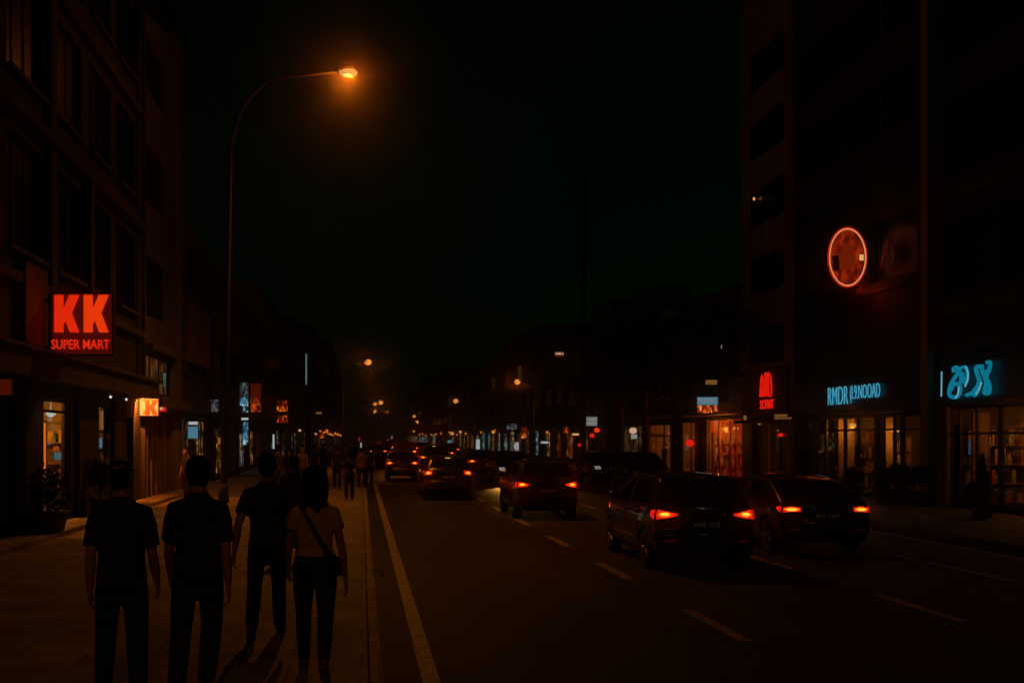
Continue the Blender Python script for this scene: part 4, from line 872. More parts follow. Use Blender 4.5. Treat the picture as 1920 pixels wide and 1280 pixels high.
t = thing('light_pylon', 'slim dark pylon with one white glowing strip near its top, left side', 'pylon', (PX(577, 80), 80, PAVE))
m = MB(); m.box(-.17, .17, -.17, .17, 0, 8.1); m.build('shaft', MATS['dark_metal'], t); m = MB(); m.box(-.14, -.05, -.19, -.172, 5.6, 7.75); m.build('light_strip', glow('strip_dim', (.11, .17, .17)), t); m = MB(); m.prism([(-.2, 8.1), (.2, 8.1), (0, 8.6)], .3, lambda u, v, n: (u, n - .15, v)); m.build('cap', MATS['metal_pole'], t)
# right side signs
t = thing('neon_sign', 'oval red neon ring sign glowing over the dark wide-fronted building', 'sign', (PX(1587, 35.6), 35.6, PZ(483, 35.6)))
def disc(mb, rx, rz, y0, y1, n=48): mb.rings([[(rx * math.cos(2 * math.pi * k / n), y, rz * math.sin(2 * math.pi * k / n)) for k in range(n)] for y in (y0, y1)])
m = MB(); disc(m, .62, .95, -.06, .08); m.build('back_plate', MATS['red_frame'], t)
oval = bpy.data.materials.new('oval_face'); oval.use_nodes = True; nt = oval.node_tree; b = nt.nodes['Principled BSDF']; b.inputs['Base Color'].default_value = (.02, .004, .002, 1); b.inputs['Specular IOR Level'].default_value = 0.
tc = nd(nt, 'ShaderNodeTexCoord'); mp = nd(nt, 'ShaderNodeMapping'); mp.inputs['Scale'].default_value = (5, 1, 2.6); nt.links.new(tc.outputs['Object'], mp.inputs['Vector'])
nz = nd(nt, 'ShaderNodeTexNoise', Scale=1., Detail=6.); nt.links.new(mp.outputs[0], nz.inputs['Vector']); rp = nd(nt, 'ShaderNodeValToRGB'); nt.links.new(nz.outputs['Fac'], rp.inputs['Fac'])
e = rp.color_ramp.elements; e[0].position = .36; e[0].color = (.045, .004, .001, 1); e[1].position = .68; e[1].color = (.40, .034, .002, 1); x = e.new(.5); x.color = (.20, .008, .001, 1)
nt.links.new(rp.outputs[0], b.inputs['Emission Color']); b.inputs['Emission Strength'].default_value = .8
m = MB(); disc(m, .55, .87, -.068, -.062); m.build('face', oval, t)
m = MB(); m.tube([(.565 * math.cos(2 * math.pi * k / 64), -.085, .885 * math.sin(2 * math.pi * k / 64)) for k in range(65)], .017, 8, caps=False); m.build('neon_ring', glow('neon_hot', (.86, .36, .14)), t, True)
m = MB(); m.tube([(.60 * math.cos(2 * math.pi * k / 64), -.075, .925 * math.sin(2 * math.pi * k / 64)) for k in range(65)], .028, 8, caps=False); m.build('outer_ring', glow('neon_red', (.50, .018, .004)), t, True)
m = MB(); m.ell((0, -.07, -.02), (.25, .02, .40), 24, 10); m.build('dome', M('dome_red', (.02, .004, .002), .8, spec=0., emit=((.13, .010, .001), 1.)), t, True)
m = MB(); m.prism([(-.50, .04), (-.28, .06), (-.25, -.2), (-.30, -.42), (-.42, -.42)], .012, FACE(.070)); m.build('dark_patch', MATS['frame_wood'], t)
m = MB(); m.box(.38, .50, -.10, -.07, -.10, .08); m.build('white_plate', MATS['cream'], t)
m = MB(); m.box(.4, 16 - PX(1587, 35.6), -.03, .03, .5, .56); m.box(.4, 16 - PX(1587, 35.6), -.03, .03, -.56, -.5); m.build('bracket', MATS['dark_metal'], t)
lamp('POINT', 'ring_light', t, (.2, -.6, -1.1), 3, (1., .05, .01), .1)
t = thing('emblem', 'faint dull red petal-shaped emblem on the dark window beside the oval neon', 'emblem', (15.99, 34.25, 7.62))
for pts in (((-.5, -.7), (-.42, .1), (-.2, .6), (-.02, .72), (.04, .0), (-.12, -.05), (-.3, -.45)), ((.10, .55), (.34, .25), (.46, -.25), (.36, -.55), (.28, -.5), (.24, .1)), ((-.10, -.12), (.10, -.05), (.12, -.42), (-.08, -.5))):
    m = MB(); m.prism(pts, .04, lambda u, v, n: (-n, -u * 1.05, v * .62)); m.build('petal', MATS['goods0'], t)
RW = lambda off: (lambda u, v, n: (-off - n, -u, v))            # lettering on a front that looks across the street to the left
t = thing('neon_sign', 'slanting red stylised letters over a small red word, below the ribbon windows', 'sign', (15.84, 44.15, 3.95))
def stroke(mb, pts, r, off, kv=1.): mb.tube([(-off, -u, v * kv) for u, v in chaikin(list(pts), 2)], r, 10)
m = MB()
for pts in (((-.95, -.60), (-.80, .3), (-.62, .66), (-.50, .3), (-.44, -.60)), ((-.70, -.60), (-.62, -.1)), ((-.14, .66), (-.18, -.2), (-.14, -.60)), ((.06, .70), (.02, -.2), (.06, -.60)), ((.34, .66), (.34, -.6)), ((.34, .66), (.66, .5), (.86, -.1), (.82, -.6), (.50, -.6))):
    stroke(m, [(u * .70, v * .72 + .12) for u, v in pts], .034, .05)
m.build('letter', MATS['red_neon'], t, True)
text('lettering', 'SCPMT', MATS['red_neon'], t, lambda u, v, n: (-.03 - n, -u - .02, v - .62), 1.45, .36, .02, .012)
t = thing('neon_sign', 'row of thin pale blue neon letters on the long black sign board', 'sign', (15.86, 36.45, 3.42))
for body, uc, w in (('RMDR', -1.15, 1.55), ('(L9.NOOAD', .85, 2.1)):
    text('letter_face', body, MATS['cyan_face'], t, lambda u, v, n, uc=uc: (-.02 - n, -(u + uc), v), w, .56, .02, .004)
    me, (x0, x1, y0, y1) = text_mesh(body, 1., .0, .012)
    # bright tube along the right rim of each letter
    text('neon_outline', body, MATS['cyan_tube'], t, lambda u, v, n, uc=uc: (-.045 - n, -(u + uc + .045), v * 1.01), w, .58, .004, -.028)
t = thing('neon_sign', 'thick blue-green neon lettering on the black board at the right edge', 'sign', (15.86, 29.5, 3.52))
m = MB()
for pts, r in ((((-.62, .36), (-.66, .5), (-.42, .52), (-.38, .3), (-.62, .12), (-.85, -.18), (-.88, -.52), (-.45, -.58), (-.28, -.36), (-.34, -.1), (-.62, -.05), (-.8, -.3)), 0.074), (((-.34, .5), (-.26, .15), (-.34, -.2)), 0.055), (((-.2, .48), (-.05, .5), (.06, .3), (.02, -.05), (-.14, -.1), (-.2, .3)), 0.066),
               (((.02, -.5), (.34, -.46), (.66, -.05), (.55, .1), (.42, .46), (.75, .44)), 0.078), (((.68, -.1), (.5, -.5), (.36, -.54)), 0.070), (((.98, .56), (1.16, .54), (1.02, .2), (.84, -.02), (1.04, -.05), (1.12, -.5), (.80, -.5), (.95, -.2), (.9, .3)), 0.074), (((.72, .44), (.78, .12), (.98, .1)), 0.070)):
    stroke(m, pts, r * .68, .08, .74)
m.build('letter', MATS['cyan_solid'], t, True)
for pts in (((-1.12, .42), (-1.14, -.52)), ((.10, .50), (.22, .28), (.2, 0), (.06, -.22)), ((-.24, -.2), (-.28, -.48), (-.42, -.62)), ((.84, -.12), (.74, -.35), (.58, -.52))):
    m = MB(); stroke(m, pts, .018, .15, .72); m.build('neon_outline', MATS['cyan_tube'], t, True)
blade('blue-over-orange shop sign board with white writing above the red-lit shop', 'screen_blue', 1305, 1346, 743, 775, 49.5, txt=['RECARQEMOY'], tm='white_text', bottom='sign_orange')
blade('small amber panel high above the blue and orange sign', 'amber_text', 1321, 1345, 711, 722, 49.8, d=.1)
blade('small yellowish notice at the corner of the red-lit shop', 'amber_text', 1393, 1402, 778, 791, 46.6, d=.08)
blade('slim amber sign with dark lettering under the red neon letters', 'amber_text', 1450, 1484, 775, 787, 41.9, d=.1, txt=['Lunwodel'], tm='black_board')
blade('white sign board full of dark writing by the red lanterns', 'white_text', 1098, 1120, 780, 799, 63.0, txt=['DWNT FE', 'MAJRS 49', 'OLYU TU'], tm='black_board')
blade('small white notice under the white-red lamp, right side', 'white_text', 1182, 1195, 813, 823, 60, d=.08)
for lab, mt, px, py, w_, h_, Y in (('small amber sign box far along the left shops, highest of them', 'amber_text', 598, 774, 12, 5, 120), ('tiny red sign box far along the left shops', 'red_neon', 673, 823, 4, 8, 190), ('slim white sign strip far along the left shops', 'screen_white', 677, 836, 3, 14, 185), ('slim white and red sign strip above the jammed cars', 'screen_white', 735, 824, 2, 14, 440), ('small orange sign box low behind the second lamp', 'sign_orange', 604, 815, 7, 13, 125),
        ('small orange sign box beside the low orange one, nearer the lamp', 'orange_strip', 613, 808, 6, 7, 128)):
    blade(lab, mt, px - w_ / 2, px + w_ / 2, py - h_ / 2, py + h_ / 2, Y, d=.1, hook=True if Y < 130 else 'post')
for lab, mt, px, py, w_, h_, Y in (('pale green lit window box, left of its brighter twin, far right row', 'screen_blue', 843, 833, 9, 17, 178), ('bright pale cyan window box far along the right row', 'screen_white', 896, 833, 8, 20, 140), ('white strip light over a dim doorway, right row', 'screen_white', 1021, 829, 16, 5, 92), ('amber window box under the blurred white sign', 'sign_orange', 1061, 806, 12, 12, 84), ('white and amber lamp box left of the tall bare mast', 'cream', 1079, 814, 14, 5, 78), ('small red light box below the white and amber lamp box', 'red_neon', 1086, 834, 6, 6, 78)):
    blade(lab, mt, px - w_ / 2, px + w_ / 2, py - h_ / 2, py + h_ / 2, Y, d=.1)
blade('blurred white sign with red underside high on the right', 'pink_white', 1040, 1057, 660, 670, 85, txt=['0 8'], tm='goods0', bottom='red_soft')
blade('red upright light box beside the far right-hand lamp', 'sign_red', 976, 988, 800, 822, 98, bottom='sign_orange')
blade('small white light box with dark marks beneath the far right-hand lamp', 'screen_white', 963, 973, 828, 845, 96, txt=['E', 'A', 'B'], tm='black_board')
blade('dark blue-grey sign board left of the red upright light box', 'sign_grey', 949, 969, 794, 805, 97)
blade('dull red high sign board above the red upright light box', 'goods0', 979, 987, 778, 792, 99)
for i, (px, py, Y, r, mt, lab) in enumerate(((1119, 806, 63.5, .16, 'red_letter_hot', 'orange-red round lantern under the white written sign'), (1110, 816, 64, .15, 'red_neon', 'deep red round lantern, left of the orange-red one'), (1187, 807, 60, .2, 'pink_white', 'white-red wall lamp over the small white notice'), (1293, 830, 54.3, .2, 'red_neon', 'red lantern hanging in the window between the tree trunks'), (1463, 815, 43.2, .09, 'red_neon', 'tiny red lamp inside the door under the red neon letters'), (1425, 793, 45.5, .1, 'amber_text', 'tiny amber wall lamp left of the slim amber sign'))):
    t = thing('lantern', lab, 'lantern', (PX(px, Y), Y, PZ(py, Y)))
    m = MB(); m.ell((0, 0, 0), (r, r, r * .85), 14, 8); m.build('shade', MATS[mt], t, True); m = MB(); m.tube([(0, 0, r * .8), (0, 0, r * 1.9)], .012, 6); m.tube([(0, 0, r * .8), (0, 0, r * .95)], r * .4, 10); m.tube([(0, 0, r * 1.85), (16.05 - PX(px, Y), 0, r * 1.85)], .014, 6); m.build('hanger', MATS['dark_metal'], t)
t = thing('window_lamp', 'tiny yellow lamp in the upper ribbon window of the beige ribbed building', 'lamp', (15.93, 45.9, PZ(373, 45.9))); m = MB(); m.ell((0, 0, 0), (.05, .05, .07), 8, 6); m.build('bulb', MATS['lamp_warm'], t, True); m = MB(); m.box(-.02, .06, -.03, .03, -.13, -.068); m.build('foot', MATS['dark_metal'], t)
t = thing('wall_lamp', 'bright white floodlight on the wall high above the blue and orange sign', 'lamp', (15.9, 50.1, 6.08)); m = MB(); m.box(-.14, .16, -.05, .08, -.06, .10); m.build('housing', MATS['dark_metal'], t); m = MB(); m.prism([(-.15, -.1), (.12, -.1), (.12, .12)], .02, FACE(.055)); m.build('lens', MATS['lamp_white'], t)

# ------------------------------------------------------------------ street lamps
def street_lamp(label, X, Y, ztop, reach, dirx, power, lens='lamp_far', rl=.3, bend=2.2, lean=.0, rp=.085, group='street lamps along the road', col=(1., .28, .018)):
    t = thing('street_lamp', label, 'street lamp', (X, Y, PAVE), 0, group); h = ztop - PAVE
    pts = [(0, 0, 0), (lean * .5, 0, (h - bend) * .5), (lean, 0, h - bend)]
    rr = [rp * 1.1, rp * .85, rp * .7]
    for k in range(1, 10):
        a = math.pi / 2 * k / 9; pts.append((lean + dirx * bend * .62 * (1 - math.cos(a)) , 0, h - bend + bend * .94 * math.sin(a))); rr.append(rp * (.68 - .03 * k))
    x1 = dirx * (reach - rl * .9); pts.append((x1, 0, h)); rr.append(rp * .4)
    m = MB(); m.tube(pts, rr, 12, up=(0, 1, 0)); m.build('pole', MATS['metal_pole'], t, True)
    m = MB(); m.tube([(0, 0, 0), (0, 0, .5), (0, 0, .55)], [rp * 1.7, rp * 1.6, rp * 1.1], 12); m.build('base', MATS['metal_pole'], t, True)
    hx = dirx * reach
    m = MB(); m.ell((hx - dirx * .1, 0, (.05 if lens != 'lens_lamp' else .06) + h), (rl * 1.5, rl * .75, .07) if lens != 'lens_lamp' else (rl * 1.15, rl * .9, .06), 16, 8); m.build('head', MATS['metal_pole'], t, True)
    m = MB(); m.ell((hx, 0, h - (.03 if lens == 'lens_lamp' else .02)), (rl, rl * .95, .10 if lens == 'lens_lamp' else rl * .8), 20, 10); lo = m.build('lens', MATS[lens], t, True)
    if power:
        lamp('SPOT', 'lamp_light', lo, (hx, 0, h - (.16 if lens == 'lens_lamp' else .07 + rl * .8)), power, col, 0., 150, None, .42)
        lamp('POINT', 'lamp_scatter', lo, (hx, 0, h - (.17 if lens == 'lens_lamp' else .08 + rl * .8)), power * (.085 if lens == 'lens_lamp' else .04), (1., .20, .008), 0.)
    return t
street_lamp('tall near street lamp with a curved arm and a glowing oval head above the people', -4.0, 32.7, 12.6, 3.62, 1, 1300, 'lens_lamp', .26, 2.6, .20, .095)
street_lamp('second lamp along the left pavement, over the walking teenager', PX(642, 64), 64, PZ(678, 64), PX(690, 64) - PX(642, 64), 1, 420, rl=.20, rp=.06, bend=1.1)
street_lamp('third lamp along the left pavement, small and far', -.6, 135, PZ(754, 135), PX(714, 135) + .6, 1, 330, rl=.30, rp=.07, bend=1.2)
street_lamp('far lamp on the right kerb reaching left over the traffic', PX(1002, 77), 77, PZ(715, 77), PX(1002, 77) - PX(970, 77), -1, 380, rl=.21, rp=.06, bend=.9)
street_lamp('distant small lamp, left one of a close pair under the third lamp', -.5, 290, PZ(773, 290), PX(702, 290) + .5, 1, 0, rl=.26)
street_lamp('distant small lamp, right one of a close pair under the third lamp', 12.0, 300, PZ(772, 300), 12 - PX(727, 300), -1, 0, rl=.26)
street_lamp('distant lamp alone in the middle of the street, upper one', PX(782, 260) + 2., 260, PZ(790, 260), 2., -1, 300, rl=.36)
street_lamp('distant lamp just below the lone middle one', PX(776, 270) + 1.2, 270, PZ(808, 270), 1.2, -1, 0, rl=.28, bend=.9)
street_lamp('distant low lamp right of centre, reddish and left of its twin', PX(848, 170) + 1.4, 170, PZ(812, 170), 1.4, -1, 60, rl=.30, bend=1.)
street_lamp('distant low lamp right of centre, pale and right of its twin', PX(863, 160) + 1.2, 160, PZ(809, 160), 1.2, -1, 0, rl=.22, bend=.8)
street_lamp('distant low lamp by the blue-green lit shops', PX(925, 120) + 1.1, 120, PZ(809, 120), 1.1, -1, 0, rl=.20, bend=1.)
street_lamp('street lamp standing behind the viewer on the left pavement', -4.0, -7, 10.5, 3.6, 1, 480, 'lens_lamp', .26, 2.6, .2, .095)
t = thing('mast', 'tall bare mast rising into the dark, right of the white written sign', 'pole', (PX(1094, 63.5), 63.5, PAVE)); m = MB(); m.tube([(0, 0, 0), (0, 0, 8), (.1, 0, 16.8)], [.16, .13, .09], 12); m.build('shaft', MATS['metal_pole'], t, True); m = MB(); m.tube([(0, 0, 0), (0, 0, .6)], .24, 12); m.build('base', MATS['metal_pole'], t)

for i in range(26):
    Y = 92 + i * 8.5 + (i % 3) * 2; sd = -1 if i % 2 else 1
    t = thing('awning_lamp', 'tiny round orange lamp hanging under the far left awnings' if sd < 0 else 'tiny round orange lamp hanging under the far right awnings', 'lamp', (-5.6 if sd < 0 else 15.1, Y, 2.45 + .5 * ((i * 7) % 5) / 5), 0, 'orange lamps under the far left awnings' if sd < 0 else 'orange lamps under the far right awnings')
    q = .05 + Y * .0007
    m = MB(); m.ell((0, 0, 0), (q, q, q * .9), 10, 6); m.build('bulb', MATS[('orange', 'lamp_warm', 'orange_strip', 'orange')[i % 4]], t, True); m = MB(); m.tube([(0, 0, q * .8), (0, 0, 3.0 - t.location.z)], .015, 5); m.build('hanger', MATS['dark_metal'], t)
for lab, X, Y, hh, rch, dr, pw in (('distant orange lamp over the left kerb beyond the third lamp', -.5, 175, 7.2, 2.6, 1, 120), ('distant orange lamp over the left kerb, farthest of its line', -.5, 240, 7.6, 3.4, 1, 0), ('distant orange lamp on the right kerb, next after the big right-hand one', 12.0, 120, 5.9, 2.0, -1, 160), ('distant orange lamp on the right kerb, farthest of its line', 12.2, 215, 6.0, 2.2, -1, 0)):
    street_lamp(lab, X, Y, hh, rch, dr, pw, rl=.24 + Y * .0004, rp=.07, bend=1.2)
# ------------------------------------------------------------------ trees and planters
def leaves(mb, c, r, n, sz, rn):
    for _ in range(n):
        while True:
            p = Vector((rn.uniform(-1, 1), rn.uniform(-1, 1), rn.uniform(-1, 1)))
            if .25 < p.length < 1: break
        p = Vector((c[0] + p.x * r[0], c[1] + p.y * r[1], c[2] + p.z * r[2])); q = Vector((rn.gauss(0, 1), rn.gauss(0, 1), rn.gauss(0, .6))).normalized(); u = q.orthogonal().normalized(); v = q.cross(u); s = sz * rn.uniform(.6, 1.3)
        mb.quad(p - u * s, p + v * s * .45, p + u * s, p - v * s * .45)
def tree(label, X, Y, h, tr, seed):
    rn = random.Random(seed); t = thing('tree', label, 'tree', (X, Y, PAVE), 0, 'street trees on the right pavement')
    m = MB(); m.tube([(0, 0, 0), (.04, 0, h * .25), (-.05, .03, h * .55), (0, 0, h * .8)], [tr * 1.25, tr, tr * .8, tr * .35], 10); tips = []
    for k in range(8):
        a = k * 2.4 + rn.random(); z = h * rn.uniform(.45, .7); L = h * rn.uniform(.16, .27); e = (math.cos(a) * L, math.sin(a) * L, z + L * rn.uniform(.5, .9)); tips.append(e)
        m.tube([(0, 0, z - .3), (e[0] * .45, e[1] * .45, z + L * .25), e], [tr * .4, tr * .28, tr * .1], 6)
    m.build('trunk', MATS['bark'], t, True); m = MB()
    for e in tips + [(0, 0, h * .9)]:
        for _ in range(4):
            c = (e[0] + rn.gauss(0, .45), e[1] + rn.gauss(0, .45), e[2] + rn.gauss(0, .4)); leaves(m, c, (rn.uniform(.5, 1.), rn.uniform(.5, 1.), rn.uniform(.35, .7)), 110, .11, rn)
    m.build('crown', MATS['leaf'], t, recalc=False)
tree('thick dark-trunked street tree in front of the red-lit shop', PX(1271, 44.7), 44.7, 8.2, .15, 1)
tree('dark street tree left of the lantern window, slimmer trunk', PX(1211, 49.7), 49.7, 7.2, .14, 2)
tree('farther street tree behind the parked cars, beside the tall mast', PX(1165, 57), 57, 7.6, .13, 3)
def shrub(label, X, Y, h, w, seed, cone=False, z=PAVE):
    rn = random.Random(seed); t = thing('potted_shrub', label, 'potted plant', (X, Y, z), 0, 'potted shrubs on the pavements')
    m = MB(); m.tube([(0, 0, 0), (0, 0, .03), (0, 0, .36), (0, 0, .40)], [w * .30, w * .32, w * .42, w * .44], 14); m.build('pot', MATS['pot'], t, True)
    m = MB(); m.tube([(0, 0, .36), (.02, 0, .36 + (h - .36) * .7)], [.03, .015], 6); m.build('stem', MATS['bark'], t); m = MB()
    if cone:
        for k in range(9): q = k / 8; leaves(m, (0, 0, .45 + (h - .5) * q), (w * .5 * (1 - q * .88), w * .5 * (1 - q * .88), .12), 130, .05, rn)
    else:
        for k in range(9): leaves(m, (rn.gauss(0, w * .2), rn.gauss(0, w * .2), .4 + (h - .5) * rn.random()), (w * .33, w * .33, h * .2), 90, .06, rn)
    m.build('foliage', MATS['leaf'], t, recalc=False)
shrub('slim cone-shaped potted shrub before the right-edge shop', 14.6, 26.6, 1.45, .62, 1, True)
for i, (px, Y, hh, w_) in enumerate(((1660, 33.5, 1.05, .85), (1698, 32.6, 1.2, .9), (1738, 31.6, 1.1, .9), (1600, 35.5, .95, .8))):
    shrub(('bushy potted shrub, second from the left of the row under the thin blue letters', 'bushy potted shrub, the tallest of the row under the thin blue letters', 'bushy potted shrub beside the tall beige wall rib', 'low bushy potted shrub, leftmost of the row under the thin blue letters')[i], PX(px, Y), Y, hh, w_, 5 + i)
shrub('large dark potted bush before the pillar left of the glass shopfront', -6.0, 21.6, 1.25, .95, 11, z=PAVE + .09)
shrub('dark potted bush against the pillar by the narrow shop window', -6.05, 26.2, 1.2, .6, 12, z=PAVE + .09)

# ------------------------------------------------------------------ traffic
make_car('near black hatchback, the largest car in view, with red tail lights lit', 'hatch', 5.25, 17.15, MATS['paint_black'], plate='WBE 1570', spill=4.)
make_car('brown low-roofed car to the right of the near black one, its brake strips lit', 'lift', 8.02, 19.4, MATS['paint_brown'], plate='BLE 7267', spill=4.5, tl=(.60, .97), lens='strip')
make_car('dark grey hatchback with blazing red tail lights in the middle lane', 'hatch', 4.62, 28.0, MATS['paint_grey'], W=1.60, plate='WB 6142', spill=4.5, tl=(.60, .97))
make_car('dark sport-utility car seen from behind with its high brake light on, beyond the dashes', 'suv', 2.80, 36.4, MATS['paint_navy'], H=1.42, plate='WKN 308', spill=2.5, tl=(.68, .97), lens='upright', third=1)
make_car('small grey sedan on the striped crossing, left lane', 'sedan', 1.9, 52.8, MATS['paint_grey'], W=1.55, plate='VBA 52', spill=3.)
make_car('dark hatchback hidden behind the dark sport-utility car, brake light strip lit', 'hatch', 4.0, 62, MATS['paint_grey'], third=1, H=1.6, detail=False)
make_car('tall dark van-like car ahead of the small grey sedan with round red lights', 'suv', 2.85, 74, MATS['paint_navy'], H=1.75, detail=False, spill=5.)
make_car('far car at the left kerb with one bright red light', 'hatch', 1.35, 95, MATS['paint_grey'], detail=False)
make_car('far car, right of the one at the left kerb', 'suv', 3.6, 108, MATS['paint_navy'], H=1.7, detail=False)
make_car('farthest car on the left lane, a faint pair of red lights', 'hatch', 1.5, 130, MATS['paint_grey'], detail=False)
make_car('far car in the second lane, left of the lamp on the right kerb', 'suv', 4.0, 150, MATS['paint_navy'], H=1.75, detail=False)
make_car('far car in the middle lane behind the lone middle lamp', 'hatch', 6.6, 122, MATS['paint_grey'], detail=False)
make_car('far car in the left lane, almost at the vanishing lights', 'suv', 2.0, 185, MATS['paint_navy'], H=1.8, detail=False)
make_car('far car in the right lane, behind the red upright light box', 'hatch', 8.6, 108, MATS['paint_navy'], detail=False)
make_car('far car at the vanishing lights in the second lane', 'suv', 4.6, 220, MATS['paint_navy'], H=1.9, detail=False)
make_car('far tall car between the two left lanes with a lit high brake light', 'suv', 2.7, 116, MATS['paint_navy'], H=1.8, detail=False, third=1)
make_car('far low car close behind the farthest car on the left lane', 'sedan', 1.6, 146, MATS['paint_grey'], detail=False, third=1)
make_car('far car in the third lane under the distant right kerb lamp', 'hatch', 5.6, 140, MATS['paint_grey'], detail=False, third=1)
make_car('red-tinted car in the right lane beyond the grey hatchback', 'sedan', 6.2, 57, MATS['paint_red'], detail=False)
make_car('dark oncoming car half hidden by the grey hatchback, its low beam on the road', 'suv', 6.35, 46.5, MATS['paint_navy'], rz=math.pi, tail=0, head=1, beam=280, detail=False)
make_car('far car with lit tail lights in the right lane', 'hatch', 6.1, 84, MATS['paint_grey'], detail=False)
make_car('dark car parked nose-on at the right kerb with one pale headlight', 'sedan', 10.75, 48.5, MATS['paint_navy'], rz=math.pi, tail=0, head=1, group='cars parked at the right kerb', detail=False)
make_car('dark car parked nose-on behind the near black hatchback', 'hatch', 10.95, 42.5, MATS['paint_black'], rz=math.pi, tail=0, group='cars parked at the right kerb', detail=False)

# ------------------------------------------------------------------ people
sk, sb = MATS['skin'], MATS['shirt_black']
stand = dict(lleg=(3, 3, -4), rleg=(-3, 4, -4), larm=(-4, 10, 8), rarm=(2, 10, 14))
make_person('man with cropped hair in a black t-shirt, leftmost of the four walkers', -1.74, 8.2, 1.735, sk, sb, MATS['trouser_black'], MATS['hair'], MATS['shoe_dark'], dict(lleg=(9, 8, 0), rleg=(-9, 10, -14), lout=-.045, rout=.05, larm=(-16, 6, 24), rarm=(9, 8, 20), head=-16, crop=1, sleeve=.78, loose=1.06), rz=R(1))
make_person('man with thick dark hair in a black t-shirt, second walker from the left', -1.215, 8.4, 1.755, sk, sb, MATS['trouser_black'], MATS['hair'], MATS['shoe_dark'], dict(lleg=(-8, 6, -10), rleg=(10, 34, -30), lout=-.02, rout=-.03, larm=(14, 10, 20), rarm=(-11, 8, 14), head=3, sleeve=.78, loose=1.05), rz=R(-2))
make_person('slim person in a dark short-sleeved top walking ahead, third from the left', -.90, 10.75, 1.765, sk, MATS['shirt_dark'], MATS['denim_dark'], MATS['hair'], MATS['shoe_dark'], dict(lleg=(-17, 20, -40), rleg=(15, 6, 8), larm=(-22, 16, 16), rarm=(16, 9, 38), head=-4, sleeve=.62, wide=.88, hem=.885, loose=.98))
wo, ws, wp = make_person('woman with long dark hair in a beige top, rightmost of the four walkers', -.375, 9.05, 1.69, sk, MATS['shirt_beige'], MATS['trouser_black'], MATS['hair'], MATS['shoe_tan'], dict(lleg=(15, 6, 10), rleg=(-19, 18, -40), larm=(14, 13, 26), rarm=(-12, 14, 16), head=5, sleeve=.45, hem=1.01, wide=1.0), rz=R(-3), female=True, hair='long')
# crossbody bag: strap over the left shoulder, pouch at the right hip
bag = thing('crossbody_bag', 'small dark crossbody bag with a thin strap across the beige-topped woman', 'bag', (-.375, 9.05, PAVE), R(-3))
def loop(i, n):
    t = 2 * math.pi * i / n; c, s_ = math.cos(t), math.sin(t)
    z = 1.205 + .255 * c; x = .035 - .15 * c; y = (.155 if s_ > 0 else -.160) * abs(s_) ** .55
    return Vector((x * ws, (y - .012) * ws + wp.y, z * ws + wp.z))
m = MB(); n = 40; m.rings([[p + d for d in (Vector((-.010, 0, -.012)), Vector((.010, 0, .012)), Vector((.010, .004 * (1 if p.y > 0 else -1), .012)), Vector((-.010, .004 * (1 if p.y > 0 else -1), -.012)))] for p in [loop(i, n) for i in range(n + 1)]], caps=False); m.build('strap', MATS['leather'], bag)
m = MB(); m.tube([(.195 * ws, .0, .83 * ws), (.20 * ws, .0, .90 * ws), (.185 * ws, 0, .985 * ws)], [(.11, .03), (.115, .035), (.10, .018)], 16, up=(0, 1, 0)); m.build('pouch', MATS['leather'], bag, True)
walk = lambda k: dict(lleg=(9 * k, 8, 0), rleg=(-11 * k, 14, -16), larm=(-14 * k, 8, 10), rarm=(14 * k, 8, 14), head=0)
far = dict(fine=False)
make_person('bystander near the fins half hidden behind the thick-haired man, lit orange on one side', -5.2, 33.6, 1.6, sk, MATS['shirt_dark'], MATS['trouser_black'], MATS['hair'], MATS['shoe_dark'], stand, rz=R(140), **far)
make_person('person mostly hidden between the slim walker and the woman', -1.05, 17.5, 1.62, MATS['skin_tan'], MATS['shirt_tan'], MATS['trouser_black'], MATS['hair'], MATS['shoe_dark'], walk(1), **far)
make_person('teenager walking alone past the woman, farther up the pavement', PX(655, 34.5), 34.5, 1.46, MATS['skin_tan'], MATS['shirt_dark'], MATS['trouser_black'], MATS['hair'], MATS['shoe_dark'], walk(-1), **far)
make_person('left one of two small figures by the kerb ahead of the teenager', PX(678, 43), 43, 1.5, MATS['skin_tan'], MATS['shirt_tan'], MATS['trouser_black'], MATS['hair'], MATS['shoe_dark'], walk(1), rz=R(8), **far)
make_person('right one of two small figures by the kerb ahead of the teenager', PX(692, 44.5), 44.5, 1.55, MATS['skin_tan'], MATS['shirt_black'], MATS['trouser_black'], MATS['hair'], MATS['shoe_dark'], walk(-1), rz=R(-6), **far)
make_person('small distant figure left of the teenager, near the second lamp', PX(632, 42), 42, 1.55, MATS['skin_tan'], MATS['shirt_dark'], MATS['denim_dark'], MATS['hair'], MATS['shoe_dark'], walk(1), **far)
make_person('distant figure beyond the slim walker, close to the shop fronts', PX(545, 30), 30, 1.6, MATS['skin_tan'], MATS['shirt_dark'], MATS['trouser_black'], MATS['hair'], MATS['shoe_dark'], walk(-1), rz=R(170), **far)
for i, (px, Y, lab, rz_) in enumerate(((590, 50, 'distant figure close to the shop fronts, left of the second lamp', 0), (606, 56, 'small far figure walking off near the light pylon', 10), (664, 58, 'tiny figure at the kerb beyond the pair of small figures', 180), (646, 66, 'tiny figure under the second lamp', 0), (566, 40, 'figure in a tan top passing the blue-lit doorway', 170), (522, 36, 'figure in dark clothes near the tall lamp pole', 0))):
    make_person(lab, PX(px, Y), Y, 1.58 + .03 * (i % 3), MATS['skin_tan'], MATS[('shirt_dark', 'shirt_tan')[i == 4]], MATS['trouser_black'], MATS['hair'], MATS['shoe_dark'], walk(1 if i % 2 else -1), rz=R(rz_), **far)
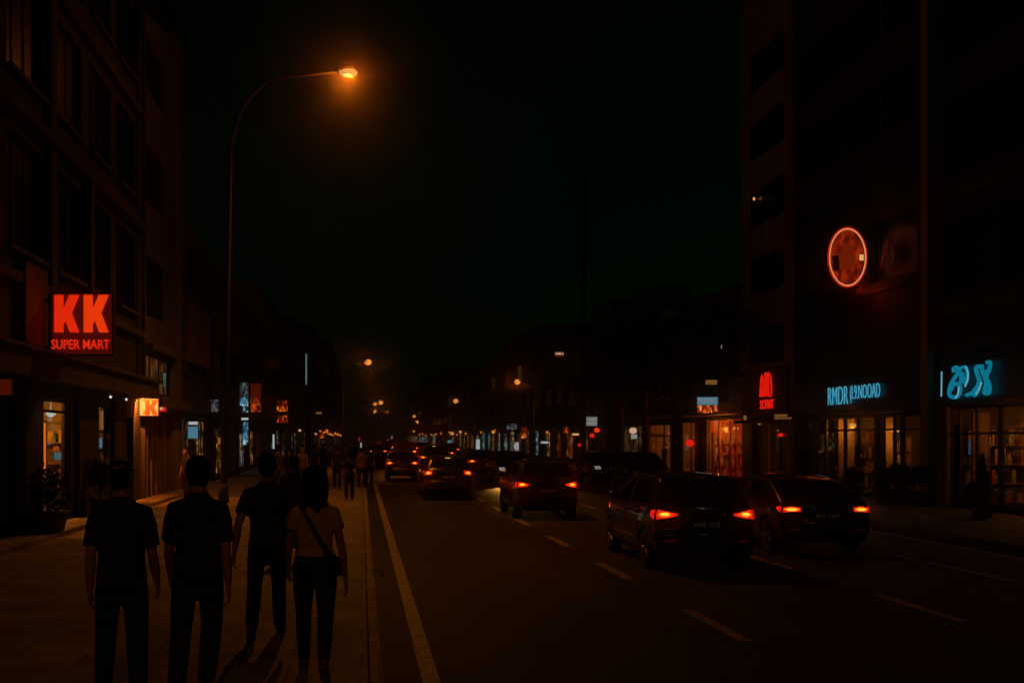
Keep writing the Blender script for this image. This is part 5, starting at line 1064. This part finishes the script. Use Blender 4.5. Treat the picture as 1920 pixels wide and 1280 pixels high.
make_person('figure on the right pavement before the shop between the tree trunks', 14.6, 54.5, 1.62, MATS['skin_tan'], MATS['shirt_dark'], MATS['trouser_black'], MATS['hair'], MATS['shoe_dark'], stand, rz=R(100), **far)
for i, (x, y) in enumerate(((.26, 17.2), (.31, 16.6))):
    o = tag(empty('dry_leaf', (x, y, .012), i * 1.3), ('curled dry leaf in the gutter, the farther of two', 'curled dry leaf in the gutter, the nearer of two')[i], 'leaf', 'dry leaves in the gutter')
    m = MB(); m.grid([[((u - 2) * .035, (v - 1.5) * .03 * (1 - abs(u - 2) / 2.6), .004 + .012 * (v - 1.5) ** 2 * .5 + .006 * abs(u - 2)) for v in range(4)] for u in range(5)]); m.build('blade', M('dry', (.25, .12, .04), .8), o); m = MB(); m.tube([(-.12, 0, .01), (-.06, 0, .012)], .003, 5); m.build('stalk', MATS['dry'], o)

# ------------------------------------------------------------------ bloom haze, sky, fill sun, camera
hz = bpy.data.materials.new('bloom_haze'); hz.use_nodes = True; nt = hz.node_tree; nt.nodes.clear()
o = nd(nt, 'ShaderNodeOutputMaterial'); v = nd(nt, 'ShaderNodeVolumePrincipled'); v.inputs['Density'].default_value = .0021; v.inputs['Color'].default_value = (.90, .66, .50, 1); v.inputs['Anisotropy'].default_value = .985
nt.links.new(v.outputs[0], o.inputs['Volume'])
m = MB(); m.box(-60, 70, -50, 600, -1.1, 62); h = m.build('bloom_haze', hz); h['kind'] = 'stuff'  # scattering volume added to give the lamps a bloom-like halo
w = bpy.data.worlds.new('World'); S.world = w; w.use_nodes = True; nt = w.node_tree; bg = nt.nodes['Background']
sky = nd(nt, 'ShaderNodeTexSky'); sky.sky_type = 'NISHITA'; sky.sun_disc = False; sky.sun_elevation = R(35); sky.sun_rotation = R(200)
tint = nd(nt, 'ShaderNodeVectorMath', operation='MULTIPLY'); tint.inputs[1].default_value = (.10, 1., .26)
nt.links.new(sky.outputs[0], tint.inputs[0]); nt.links.new(tint.outputs[0], bg.inputs['Color']); bg.inputs['Strength'].default_value = .0004
su = bpy.data.lights.new('fill_sun', 'SUN'); su.energy = .003; su.angle = R(.5); su.color = (.7, .9, .8)  # dim directional fill added to lift the walls slightly
so = bpy.data.objects.new('fill_sun', su); C.objects.link(so); so.rotation_euler = (R(55), 0, R(200 - 180))
cam = bpy.data.cameras.new('camera'); cam.sensor_width = 36; cam.lens = FOC / 1920 * 36; cam.shift_x = (960 - VX) / 1920; cam.shift_y = (VY - 640) / 1920; cam.clip_start = .1; cam.clip_end = 2000
co = bpy.data.objects.new('camera', cam); C.objects.link(co); co.location = (0, 0, CAM_H); co.rotation_euler = (R(90), 0, 0); S.camera = co
S.view_settings.view_transform = 'Standard'; S.view_settings.look = 'None'; S.view_settings.exposure = 0; S.view_settings.gamma = 1
S.render.engine = 'CYCLES'; S.cycles.use_denoising = True; S.cycles.max_bounces = 6; S.cycles.transparent_max_bounces = 12; S.cycles.sample_clamp_indirect = 2.; S.cycles.use_light_tree = True
